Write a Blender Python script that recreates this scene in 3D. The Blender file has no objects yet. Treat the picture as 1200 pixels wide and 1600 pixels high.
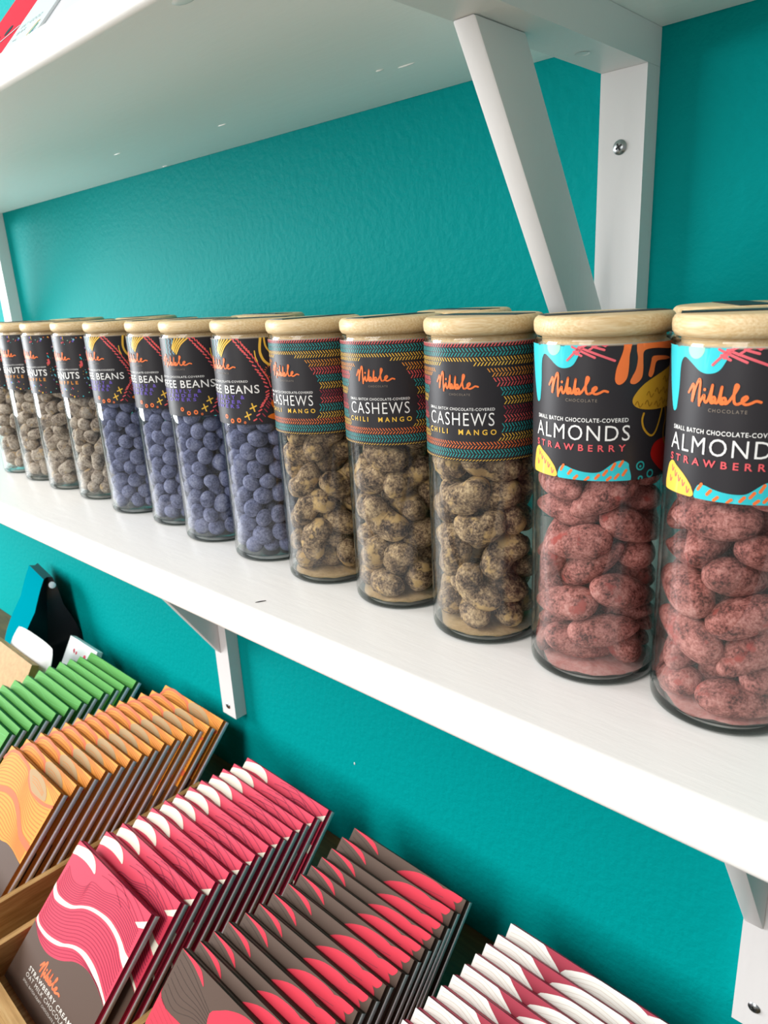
import bpy, bmesh, math, random
from mathutils import Vector, Matrix, Quaternion, noise

SC = bpy.context.scene
COL = SC.collection
random.seed(7)
R_ = math.radians

# ------------------------------------------------------------------ camera
cd = bpy.data.cameras.new('camera')
cam = bpy.data.objects.new('camera', cd)
COL.objects.link(cam)
CP = Vector((-0.011722, -0.389180, 0.144553))
cr, cu, cf = Vector((.729452, .682182, -.050278)), Vector((-.166654, .248527, .954181)), Vector((-.663420, .687650, -.294977))
cam.matrix_world = Matrix(((cr.x, cu.x, -cf.x, CP.x), (cr.y, cu.y, -cf.y, CP.y), (cr.z, cu.z, -cf.z, CP.z), (0, 0, 0, 1)))
cd.sensor_fit = 'AUTO'
cd.sensor_width = 36.0
cd.lens = 36.0 * 1130.66 / 1600.0
cd.clip_start = 0.01
cd.clip_end = 60
cd.dof.use_dof = True
cd.dof.focus_distance = 0.33
cd.dof.aperture_fstop = 32.0
SC.camera = cam

# ------------------------------------------------------------------ light and colour
SC.view_settings.view_transform = 'Standard'
SC.view_settings.look = 'None'
SC.view_settings.gamma = 1.0
SC.view_settings.exposure = 0.06
SC.view_settings.use_curve_mapping = False
w = bpy.data.worlds.new('room_light')
SC.world = w
w.use_nodes = True
w.node_tree.nodes['Background'].inputs[0].default_value = (0.93, 0.96, 1.0, 1)
w.node_tree.nodes['Background'].inputs[1].default_value = 0.29


def window_light(name, loc, target, sx, sy, power, col):
    ld = bpy.data.lights.new(name, 'AREA')
    ld.shape = 'RECTANGLE'
    ld.size, ld.size_y, ld.energy, ld.color = sx, sy, power, col
    o = bpy.data.objects.new(name, ld)
    COL.objects.link(o)
    o.location = loc
    o.rotation_euler = (Vector(target) - Vector(loc)).to_track_quat('-Z', 'Y').to_euler()
    return o


window_light('side_window_daylight', (-2.6, -1.2, .4), (-.3, -.05, .1), 1.1, 1.25, 80, (.95, .98, 1.0))
window_light('high_front_window_daylight', (-.7, -2.3, 2.1), (-.3, -.05, .0), 1.6, 1.0, 46, (1.0, .98, .95))
window_light('shopfront_daylight', (-.35, -3.3, .95), (-.3, -.05, .3), 1.1, 1.9, 38, (1.0, .985, .96))
try:
    SC.cycles.max_bounces = 10
    SC.cycles.diffuse_bounces = 4
    SC.cycles.glossy_bounces = 4
    SC.cycles.transmission_bounces = 4
    SC.cycles.transparent_max_bounces = 40
    SC.cycles.caustics_reflective = False
    SC.cycles.caustics_refractive = False
    SC.cycles.use_denoising = True
    SC.cycles.sample_clamp_indirect = 6.0
except Exception:
    pass


# ------------------------------------------------------------------ materials
def srgb(h):
    c = [int(h[i:i + 2], 16) / 255 for i in (0, 2, 4)]
    return tuple((x / 12.92 if x <= .04045 else ((x + .055) / 1.055) ** 2.4) for x in c) + (1,)


def mat(name, col, rough=.5, spec=.5, metal=0.0):
    m = bpy.data.materials.new(name)
    m.use_nodes = True
    b = m.node_tree.nodes['Principled BSDF']
    b.inputs['Base Color'].default_value = srgb(col) if isinstance(col, str) else tuple(col) + (1,)
    b.inputs['Roughness'].default_value = rough
    b.inputs['Specular IOR Level'].default_value = spec
    b.inputs['Metallic'].default_value = metal
    return m


def nodes(m):
    return m.node_tree.nodes, m.node_tree.links, m.node_tree.nodes['Principled BSDF']


def coords(m, kind='Object', scale=(1, 1, 1), rnd=False):
    N, L, b = nodes(m)
    tc = N.new('ShaderNodeTexCoord')
    mp = N.new('ShaderNodeMapping')
    mp.inputs['Scale'].default_value = scale
    L.new(tc.outputs[kind], mp.inputs[0])
    if rnd:
        oi = N.new('ShaderNodeObjectInfo')
        ml = N.new('ShaderNodeMath'); ml.operation = 'MULTIPLY'; ml.inputs[1].default_value = 37.0
        L.new(oi.outputs['Random'], ml.inputs[0])
        cx = N.new('ShaderNodeCombineXYZ')
        L.new(ml.outputs[0], cx.inputs[0]); L.new(ml.outputs[0], cx.inputs[1])
        L.new(cx.outputs[0], mp.inputs['Location'])
    return mp.outputs[0]


def ntex(m, vec, scale, detail=3, rough=.5):
    N, L, b = nodes(m)
    t = N.new('ShaderNodeTexNoise')
    t.inputs['Scale'].default_value = scale
    t.inputs['Detail'].default_value = detail
    t.inputs['Roughness'].default_value = rough
    L.new(vec, t.inputs['Vector'])
    return t.outputs['Fac']


def ramp(m, fac, stops):
    N, L, b = nodes(m)
    r = N.new('ShaderNodeValToRGB')
    e = r.color_ramp.elements
    while len(e) < len(stops):
        e.new(.5)
    for k, (p, c) in enumerate(stops):
        e[k].position = p
        e[k].color = srgb(c) if isinstance(c, str) else tuple(c) + (1,)
    L.new(fac, r.inputs[0])
    return r.outputs[0]


def bump(m, fac, strength, dist=.001):
    N, L, b = nodes(m)
    bp = N.new('ShaderNodeBump')
    bp.inputs['Strength'].default_value = strength
    bp.inputs['Distance'].default_value = dist
    L.new(fac, bp.inputs['Height'])
    L.new(bp.outputs[0], b.inputs['Normal'])


M = {}
# teal wall paint, orange-peel roller texture
m = M['wall'] = mat('teal_wall_paint', (.0002, .31, .305), .5, .03)
v = coords(m)
bump(m, ntex(m, v, 170, 4, .55), .5, .0014)
# white brushed paint
def white_paint(name, col, stretch, rough=.32, st=.3):
    m = mat(name, col, rough, .5)
    v = coords(m, scale=stretch)
    bump(m, ntex(m, v, 60, 5, .6), st, .0012)
    return m
M['shelf'] = white_paint('white_shelf_paint', 'FAF8F3', (.5, 2.6, 1.0), .35, .14)
M['bracket'] = white_paint('white_bracket_paint', 'E9E6E4', (1.5, 1.5, .4), .38, .2)
M['paintblob'] = mat('white_paint_drip', 'F4F1EC', .25)
# bamboo
m = M['bamboo'] = mat('bamboo_wood', 'E6CC9C', .42, .4)
v = coords(m, scale=(30, 500, 500), rnd=True)
f = ntex(m, v, 3.0, 4)
N, L, b = nodes(m)
L.new(ramp(m, f, [(.3, 'D2B07C'), (.5, 'DDC193'), (.72, 'E8D2A8')]), b.inputs['Base Color'])
m = M['gasket'] = mat('pale_seal_ring', 'CFC6B4', .35)
# tray wood, table wood
def wood(name, stops, scale, rough=.5):
    m = mat(name, stops[0][1], rough, .35)
    v = coords(m, scale=scale, rnd=True)
    N, L, b = nodes(m)
    L.new(ramp(m, ntex(m, v, 4.0, 4, .6), stops), b.inputs['Base Color'])
    return m
M['tray_y'] = wood('oak_tray_wood', [(.3, '9A6F3C'), (.52, 'B98D55'), (.72, 'CBA56C')], (60, 5, 60))
M['tray_x'] = wood('oak_tray_wood_cross', [(.3, 'A87F49'), (.52, 'C49B62'), (.72, 'D6B47E')], (5, 60, 60))
M['table'] = wood('brown_table_wood', [(.3, '4C3A1F'), (.5, '5D4828'), (.7, '6B5530')], (4, 40, 40), .45)
M['floor'] = mat('pale_floor', 'CFC9BE', .5)


def thin_glass(name, tint, f0=.04):
    m = bpy.data.materials.new(name)
    m.use_nodes = True
    N, L = m.node_tree.nodes, m.node_tree.links
    N.remove(N['Principled BSDF'])
    out = N['Material Output']
    tr = N.new('ShaderNodeBsdfTransparent'); tr.inputs[0].default_value = tint
    gl = N.new('ShaderNodeBsdfGlossy'); gl.inputs['Roughness'].default_value = .03
    lw = N.new('ShaderNodeLayerWeight'); lw.inputs[0].default_value = .5
    pw = N.new('ShaderNodeMath'); pw.operation = 'POWER'; pw.inputs[1].default_value = 3.6
    ma = N.new('ShaderNodeMath'); ma.operation = 'MULTIPLY_ADD'; ma.inputs[1].default_value = 1 - f0; ma.inputs[2].default_value = f0
    mx = N.new('ShaderNodeMixShader')
    L.new(lw.outputs['Facing'], pw.inputs[0]); L.new(pw.outputs[0], ma.inputs[0]); L.new(ma.outputs[0], mx.inputs[0])
    L.new(tr.outputs[0], mx.inputs[1]); L.new(gl.outputs[0], mx.inputs[2])
    L.new(mx.outputs[0], out.inputs['Surface'])
    return m
M['glass'] = thin_glass('clear_jar_glass', (.985, .99, .988, 1))
M['glassbase'] = thin_glass('thick_jar_base_glass', (.93, .95, .945, 1))
M['glassedge'] = thin_glass('jar_base_edge_shade_tint', (.12, .2, .18, 1))  # dark tint stands in for shadow and refraction around the base
M['steel'] = mat('zinc_screw_steel', 'B9BDBE', .28, .5, 1.0)
M['recess'] = mat('dark_screw_slot', '1B1C1C', .6)


def dusted(name, base, stops, sc, rough=.8, bs=.6, patch=None):
    m = mat(name, base, rough, .25)
    v = coords(m, rnd=True)
    N, L, b = nodes(m)
    f1 = ntex(m, v, sc, 6, .75)
    f0 = ntex(m, v, sc / 5.5, 3, .6)
    av = N.new('ShaderNodeMix'); av.data_type = 'FLOAT'; av.inputs[0].default_value = .42
    L.new(f1, av.inputs[2]); L.new(f0, av.inputs[3])
    f1 = av.outputs[0]
    c = ramp(m, f1, stops)
    if patch:
        f2 = ntex(m, v, patch[0], 3, .6)
        r2 = ramp(m, f2, [(patch[1], (0, 0, 0)), (patch[1] + .07, (1, 1, 1))])
        mx = N.new('ShaderNodeMix'); mx.data_type = 'RGBA'
        L.new(r2, mx.inputs['Factor']); L.new(c, mx.inputs[6]); mx.inputs[7].default_value = srgb(patch[2])
        c = mx.outputs[2]
    L.new(c, b.inputs['Base Color'])
    bump(m, f1, bs, .0008)
    return m
M['almond'] = dusted('strawberry_dusted_chocolate', '93564F', [(.40, '4A2723'), (.47, '8C5049'), (.54, 'B6736A'), (.64, 'D39A90')], 1100, .85, .5, (120, .61, 'AA4E46'))
M['cashew'] = dusted('mango_dusted_chocolate', '6B5742', [(.41, '2A1D17'), (.48, '725B47'), (.54, 'A58A68'), (.62, 'D4B88E')], 1000, .85, .6, (120, .56, 'C6A46E'))
M['peanut'] = dusted('truffle_dusted_chocolate', '8E7C68', [(.39, '4E3F36'), (.46, '978676'), (.54, 'C4B5A3'), (.63, 'E0D2BC')], 800, .85, .6, (170, .6, 'C9AC80'))
M['bean'] = dusted('blue_dusted_chocolate', '6A6E92', [(.38, '3F4460'), (.46, '636887'), (.54, '8085A4'), (.64, 'A3A7C0')], 900, .85, .35)
M['mango_powder'] = dusted('mango_powder', 'C9A878', [(.35, 'B18F60'), (.6, 'D6B888')], 500, .9)
M['pink_powder'] = dusted('strawberry_powder', 'D58F86', [(.35, 'C9776E'), (.6, 'E3B1A9')], 500, .9)


# ------------------------------------------------------------------ helpers
def link(o):
    COL.objects.link(o)
    return o


def mesh_obj(name, bm, mats, parent=None, smooth=True, loc=None):
    me = bpy.data.meshes.new(name)
    bm.to_mesh(me)
    bm.free()
    for mm in (mats if isinstance(mats, (list, tuple)) else [mats]):
        me.materials.append(mm)
    if smooth:
        for p in me.polygons:
            p.use_smooth = True
        try:
            me.set_sharp_from_angle(angle=R_(38))
        except Exception:
            pass
    o = link(bpy.data.objects.new(name, me))
    if parent is not None:
        o.parent = parent
    if loc is not None:
        o.location = loc
    return o


def tag(o, label=None, cat=None, group=None, kind=None):
    if label: o['label'] = label
    if cat: o['category'] = cat
    if group: o['group'] = group
    if kind: o['kind'] = kind
    return o


def empty(name, loc, rz=0):
    o = link(bpy.data.objects.new(name, None))
    o.empty_display_size = .02
    o.location = loc
    o.rotation_euler = (0, 0, rz)
    return o


def box(bm, x0, x1, y0, y1, z0, z1, mi=0):
    vs = [bm.verts.new(p) for p in ((x0, y0, z0), (x1, y0, z0), (x1, y1, z0), (x0, y1, z0), (x0, y0, z1), (x1, y0, z1), (x1, y1, z1), (x0, y1, z1))]
    fs = []
    for q in ((3, 2, 1, 0), (4, 5, 6, 7), (0, 1, 5, 4), (1, 2, 6, 5), (2, 3, 7, 6), (3, 0, 4, 7)):
        f = bm.faces.new([vs[i] for i in q]); f.material_index = mi; fs.append(f)
    return fs


def bevel(bm, r, seg=2):
    es = [e for e in bm.edges if len(e.link_faces) == 2 and e.calc_face_angle(0) > .5]
    bmesh.ops.bevel(bm, geom=es, offset=r, segments=seg, affect='EDGES', profile=.6)


def bbox_obj(name, x0, x1, y0, y1, z0, z1, m, parent=None, bv=.001, seg=2):
    bm = bmesh.new()
    box(bm, x0, x1, y0, y1, z0, z1)
    if bv: bevel(bm, bv, seg)
    return mesh_obj(name, bm, m, parent)


def prism_x(bm, pts, x0, x1, mi=0):
    a = [bm.verts.new((x0, y, z)) for y, z in pts]
    c = [bm.verts.new((x1, y, z)) for y, z in pts]
    n = len(pts)
    bm.faces.new(a).material_index = mi
    bm.faces.new(list(reversed(c))).material_index = mi
    for i in range(n):
        bm.faces.new((a[i], c[i], c[(i + 1) % n], a[(i + 1) % n])).material_index = mi
    bmesh.ops.recalc_face_normals(bm, faces=bm.faces[:])


def lathe(bm, prof, n=64, close=False, mis=None):
    rings = []
    for r, z in prof:
        if r < 1e-6:
            rings.append([bm.verts.new((0, 0, z))])
        else:
            rings.append([bm.verts.new((r * math.cos(2 * math.pi * i / n), r * math.sin(2 * math.pi * i / n), z)) for i in range(n)])
    for k in range(len(prof) - 1):
        A, B = rings[k], rings[k + 1]
        for i in range(n):
            j = (i + 1) % n
            if len(A) == 1 and len(B) == 1: continue
            if len(A) == 1: f = bm.faces.new((A[0], B[j], B[i]))
            elif len(B) == 1: f = bm.faces.new((A[i], A[j], B[0]))
            else: f = bm.faces.new((A[i], A[j], B[j], B[i]))
            if mis: f.material_index = mis[k]
            f.smooth = True
    return rings


def catmull(pts, per=6, closed=False):
    out = []
    n = len(pts)
    rng = range(n) if closed else range(n - 1)
    for i in rng:
        p0 = pts[(i - 1) % n] if closed or i > 0 else pts[0]
        p1 = pts[i]
        p2 = pts[(i + 1) % n]
        p3 = pts[(i + 2) % n] if closed or i + 2 < n else pts[-1]
        for k in range(per):
            t = k / per
            out.append(tuple(.5 * (2 * b + (c - a) * t + (2 * a - 5 * b + 4 * c - d) * t * t + (3 * b - a - 3 * c + d) * t ** 3) for a, b, c, d in zip(p0, p1, p2, p3)))
    if not closed:
        out.append(tuple(pts[-1]))
    return out


# ---- flat artwork: polygons in 2-D, later bent or laid on a surface
class Art:
    def __init__(self):
        self.items = []          # (list of triangles/quads as 2-D points, colour, layer)

    def poly(self, pts, col, layer=1):
        self.items.append(([tuple(pts)], col, layer))

    def blob(self, pts, col, layer=1, per=5):
        self.poly(catmull(pts, per, True), col, layer)

    def stroke(self, pts, width, col, layer=2, smooth=True, per=6, ax=1.0, cap=True, taper=None):
        """ribbon along pts; ax = size of one x unit in y units"""
        p = catmull(pts, per) if smooth and len(pts) > 2 else list(pts)
        q = [Vector((x * ax, y)) for x, y in p]
        L, Rr = [], []
        for i, c in enumerate(q):
            d = (q[min(i + 1, len(q) - 1)] - q[max(i - 1, 0)])
            if d.length < 1e-9: d = Vector((1, 0))
            d.normalize()
            hw = width / 2
            if taper: hw *= taper(i / max(1, len(q) - 1))
            nrm = Vector((-d.y, d.x)) * hw
            L.append(c + nrm); Rr.append(c - nrm)
        fs = []
        for i in range(len(q) - 1):
            fs.append([(v.x / ax, v.y) for v in (L[i], L[i + 1], Rr[i + 1], Rr[i])])
        if cap:
            for c in (q[0], q[-1]):
                fs.append([((c.x + width / 2 * math.cos(a)) / ax, c.y + width / 2 * math.sin(a)) for a in [k * math.pi / 5 for k in range(10)]])
        self.items.append((fs, col, layer))

    def disc(self, x, y, r, col, layer=2, ax=1.0, n=14):
        self.poly([(x + r * math.cos(2 * math.pi * k / n) / ax, y + r * math.sin(2 * math.pi * k / n)) for k in range(n)], col, layer)

    def faces(self, tris, col, layer):
        self.items.append((tris, col, layer))

    def build(self, bm, mapping, colidx, split_x=None, layer_h=.00006, base_h=0.0):
        for faces, col, layer in self.items:
            t = bmesh.new()
            for f in faces:
                vs = [t.verts.new((x, y, 0)) for x, y in f]
                try: t.faces.new(vs)
                except Exception: pass
            big = [f for f in t.faces if len(f.verts) > 4]
            if big: bmesh.ops.triangulate(t, faces=big)
            if split_x:
                xs = [v.co.x for v in t.verts]
                if xs:
                    x0, x1 = min(xs), max(xs)
                    k = math.ceil(x0 / split_x)
                    while k * split_x < x1:
                        bmesh.ops.bisect_plane(t, geom=t.verts[:] + t.edges[:] + t.faces[:], plane_co=(k * split_x, 0, 0), plane_no=(1, 0, 0), dist=1e-7)
                        k += 1
            mp = {}
            for v in t.verts:
                mp[v] = bm.verts.new(mapping(v.co.x, v.co.y, base_h + layer * layer_h))
            for f in t.faces:
                ar = f.calc_area()
                if ar < 1e-12: continue
                f.normal_update()
                vs = [mp[v] for v in f.verts]
                if f.normal.z < 0: vs.reverse()
                try:
                    nf = bm.faces.new(vs); nf.material_index = colidx[col]
                except Exception: pass
            t.free()


_text_cache = {}


def text_faces(s, bold=0.0, spacing=1.0):
    """outline of a line of lettering as 2-D faces, cap height 1, left edge at 0"""
    key = (s, bold, spacing)
    if key in _text_cache: return _text_cache[key]
    c = bpy.data.curves.new('lettering', 'FONT')
    c.body = s; c.size = 1.0; c.offset = bold; c.space_character = spacing; c.resolution_u = 3
    c.fill_mode = 'BOTH'
    o = link(bpy.data.objects.new('lettering', c))
    bpy.context.view_layer.update()
    me = o.evaluated_get(bpy.context.evaluated_depsgraph_get()).to_mesh()
    co = [tuple(v.co[:2]) for v in me.vertices]
    fs = [[co[i] for i in p.vertices] for p in me.polygons]
    bpy.data.objects.remove(o)
    bpy.data.curves.remove(c)
    xs = [p[0] for f in fs for p in f]; ys = [p[1] for f in fs for p in f]
    x0, x1, y0, y1 = min(xs), max(xs), min(ys), max(ys)
    _text_cache[key] = ([[((x - x0) / (x1 - x0), (y - y0) / (y1 - y0)) for x, y in f] for f in fs])
    return _text_cache[key]


def put_text(art, s, x0, x1, y0, y1, col, layer=3, bold=0.0, spacing=1.0):
    art.faces([[(x0 + (x1 - x0) * x, y0 + (y1 - y0) * y) for x, y in f] for f in text_faces(s, bold, spacing)], col, layer)


# the maker's handwritten word, drawn as strokes in a 1 x 0.42 box
NIB = [[(.0, .19), (.035, .26), (.07, .33), (.085, .28), (.07, .1), (.075, .06), (.11, .25), (.165, .41), (.19, .36), (.185, .15), (.195, .0)],
       [(.195, .03), (.235, .13), (.265, .17), (.27, .09), (.30, .06), (.335, .14), (.36, .25), (.375, .34)],
       [(.375, .34), (.365, .2), (.36, .08), (.39, .06), (.425, .1), (.41, .155), (.375, .12), (.43, .065), (.47, .1), (.505, .32)],
       [(.505, .32), (.495, .2), (.495, .08), (.525, .055), (.565, .1), (.55, .15), (.51, .12), (.565, .06), (.62, .12), (.69, .27), (.71, .34), (.68, .355), (.665, .2), (.68, .08), (.72, .06)],
       [(.72, .06), (.78, .1), (.83, .155), (.815, .185), (.775, .15), (.775, .09), (.82, .06), (.88, .08), (.94, .115), (1.0, .1)]]


def put_nibble(art, x0, x1, y0, h, col, layer=3, ax=1.0, wd=None):
    """x0..x1 across, y0 base, h = height of the whole word; y grows upward"""
    W = (x1 - x0)
    sw = wd or abs(h) * .1
    for st in NIB:
        art.stroke([(x0 + W * x, y0 + h * y / .41) for x, y in st], sw, col, layer, True, 5, ax)
    art.disc(x0 + W * .265, y0 + h * .26 / .41, sw * .62, col, layer, ax, 8)


def copy_tree(o, parent=None):
    c = o.copy(); link(c)
    if parent is not None: c.parent = parent
    for ch in o.children: copy_tree(ch, c)
    return c

# ------------------------------------------------------------------ the setting
ZU, TU, TL, DEP = 0.2580, 0.0160, 0.0188, 0.2056
ZT = -0.3810
tag(bbox_obj('wall_back', -2.6, 1.3, 0.0, 0.12, -1.15, 1.35, M['wall'], bv=0), 'teal painted wall behind the shelves', 'wall', kind='structure')
tag(bbox_obj('floor', -2.6, 1.3, -3.2, 0.0, -1.20, -1.15, M['floor'], bv=0), 'pale floor below the table', 'floor', kind='structure')


def shelf(z0, z1, label):
    bm = bmesh.new()
    box(bm, -2.2, .95, -DEP, -.0004, z0, z1)
    es = [e for e in bm.edges if all(abs(v.co.y + DEP) < 1e-5 for v in e.verts) and abs(e.verts[0].co.x - e.verts[1].co.x) > .1]
    bmesh.ops.bevel(bm, geom=es, offset=.0035, segments=4, affect='EDGES', profile=.5)
    return tag(mesh_obj('wall_shelf', bm, M['shelf']), label, 'shelf')
up = shelf(ZU, ZU + TU, 'upper white painted shelf board above the row of jars')
lo = shelf(-TL, 0.0, 'lower white painted shelf board that the snack jars stand on')
# drips and ridges of dried paint under the upper shelf, and the small dark chip on the lower one
for x, y, sx, sy in ((-.632, -.003, .011, .0022), (-.294, -.195, .016, .007), (-.60, -.065, .012, .0014), (-.47, -.055, .01, .0012), (-.30, -.055, .013, .0015), (-.315, -.06, .006, .002)):
    bm = bmesh.new()
    bmesh.ops.create_uvsphere(bm, u_segments=12, v_segments=6, radius=.5, matrix=Matrix.Translation((x, y, ZU)) @ Matrix.Diagonal((sx, sy, .0012, 1)))
    mesh_obj('paint_drip', bm, M['paintblob'], up)
bm = bmesh.new()
bmesh.ops.create_uvsphere(bm, u_segments=10, v_segments=6, radius=.5, matrix=Matrix.Translation((-.2857, -.1961, .0001)) @ Matrix.Rotation(R_(62), 4, 'Z') @ Matrix.Diagonal((.0058, .0008, .0006, 1)))
mesh_obj('paint_chip', bm, M['recess'], lo)
for nm, x, z, s in (('wall_chip', -.4427, -.2793, .0016), ('wall_chip', -.10, -.255, .001)):
    bm = bmesh.new()
    bmesh.ops.create_uvsphere(bm, u_segments=8, v_segments=6, radius=.5, matrix=Matrix.Translation((x, -.0001, z)) @ Matrix.Diagonal((s, .0008, s * 1.8, 1)))
    tag(mesh_obj(nm, bm, M['paintblob']), 'tiny pale chip in the teal wall below the lower shelf' if s > .0012 else 'tinier pale chip in the teal wall beside the lower right bracket', 'paint chip')


def screw(parent, x, y, z, normal):
    bm = bmesh.new()
    lathe(bm, [(.0, .0012), (.0016, .0011), (.0030, .0006), (.0036, 0), (.0036, -.0006)], 24)
    o = mesh_obj('screw', bm, M['steel'], parent)
    o.location = (x, y, z)
    o.rotation_euler = normal
    bm = bmesh.new()
    for a in (.5, .5 + math.pi / 2):
        r = bmesh.ops.create_cube(bm, size=1, matrix=Matrix.Rotation(a, 4, 'Z') @ Matrix.Translation((0, 0, .0011)) @ Matrix.Diagonal((.0036, .0008, .0006, 1)))
    s = mesh_obj('cross_slot', bm, M['recess'], o, smooth=False)
    return o


def bracket(x0, ztop, leg, label, screw_z=None, hole=False, arm=.188):
    w_ = .0240
    t = empty('shelf_bracket', (x0 + w_ / 2, 0, ztop - leg))
    tag(t, label, 'shelf bracket', 'white wooden shelf brackets')
    zb = leg                                   # local top
    h = w_ / 2
    bbox_obj('wall_leg', -h, h, -.0140, -.0002, 0, zb - .0172, M['bracket'], t, .0016)
    bbox_obj('top_arm', -h, h, -arm, -.0002, zb - .0171, zb - .0002, M['bracket'], t, .0016)
    # brace: outer edge from the arm to the leg
    bm = bmesh.new()
    ya, za, yb, zz = -.1345, zb - .0172, -.0140, zb - .2000
    sl = (yb - ya) / (za - zz)
    dep = .0352
    pts = [(ya, za), (yb, zz), (yb, zz + dep / sl), (ya + dep, za)]
    prism_x(bm, pts, -h + .0003, -h + .0110)
    bevel(bm, .0011, 2)
    mesh_obj('diagonal_brace', bm, M['bracket'], t)
    if screw_z is not None:
        screw(t, -.0005, -.0142, screw_z - (ztop - leg), (R_(90), 0, 0))
    if hole:
        bm = bmesh.new(); lathe(bm, [(0, -.0004), (.0024, -.0003), (.0034, 0)], 20)
        o = mesh_obj('screw_hole', bm, M['bracket'], t); o.location = (-.001, -.0532, zb - .0173); o.rotation_euler = (R_(180), 0, 0)
    return t
bracket(-.2080, ZU, .2565, 'white wooden bracket with diagonal brace holding the upper shelf behind the almond jars', .206, True)
bracket(-1.0450, ZU, .2565, 'white upright of the far bracket under the upper shelf, behind the far jars')
bracket(-.6370, -TL, .2757, 'white bracket under the lower shelf, above the row of orange bars', -.2822, False, .150)
bracket(-.0995, -TL, .2757, 'white bracket under the lower shelf, beside the row of white bars', -.2775, False, .150)

tag(bbox_obj('display_table', -2.1, .55, -.62, -.0006, ZT - .03, ZT, M['table'], bv=.002), 'brown wooden display table against the teal wall', 'table')

# ------------------------------------------------------------------ snack jars
RJ, RLAB = .0240, .0242
ZL0, ZL1 = 78.7, 123.6
CLS = {'ink': '2C292C', 'orange': 'F57A3C', 'white': 'F4F2EE', 'grey': '8C7F72', 'red': 'E85D62', 'turq': '35C5CE', 'mint': '9CDDB8', 'gold': 'CF9A2B', 'golddk': '9A6A18',
       'yellow': 'F5C24A', 'ball': 'B81A14', 'coral': 'F0605E', 'teal': '2FA7A4', 'maroon': 'A63848', 'amber': 'EE9A3C', 'purple': '6D57B8', 'ltblue': '8FC6DA', 'rim': 'CFCFCF', 'hatch': 'E8646E', 'flower': 'E5731E'}
for k, c in CLS.items():
    M['p_' + k] = mat('print_' + k, c, .42, .35)
KEYS = list(CLS)
AX = math.pi / 180 * RLAB * 1000      # mm per degree


def label_mesh(art, name):
    bm = bmesh.new()
    n = 140
    a0, a1 = -176, 176
    prev = None
    for i in range(n + 1):
        a = R_(a0 + (a1 - a0) * i / n)
        c = [bm.verts.new(((RLAB) * math.sin(a), -(RLAB) * math.cos(a), z / 1000)) for z in (ZL0, ZL1)]
        if prev:
            f = bm.faces.new((prev[0], c[0], c[1], prev[1])); f.material_index = KEYS.index('ink')
        prev = c
    def mp(x, y, h):
        a = R_(x); r = RLAB + h
        y = min(max(y, ZL0), ZL1)
        return (r * math.sin(a), -r * math.cos(a), y / 1000)
    art.build(bm, mp, {k: i for i, k in enumerate(KEYS)}, 4.0, .00005, .00004)
    me = bpy.data.meshes.new(name)
    bm.to_mesh(me); bm.free()
    for k in KEYS: me.materials.append(M['p_' + k])
    for p in me.polygons: p.use_smooth = True
    return me


def edge_lines(a):
    a.poly([(-176, ZL1 - .35), (176, ZL1 - .35), (176, ZL1), (-176, ZL1)], 'grey', 1)


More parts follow.
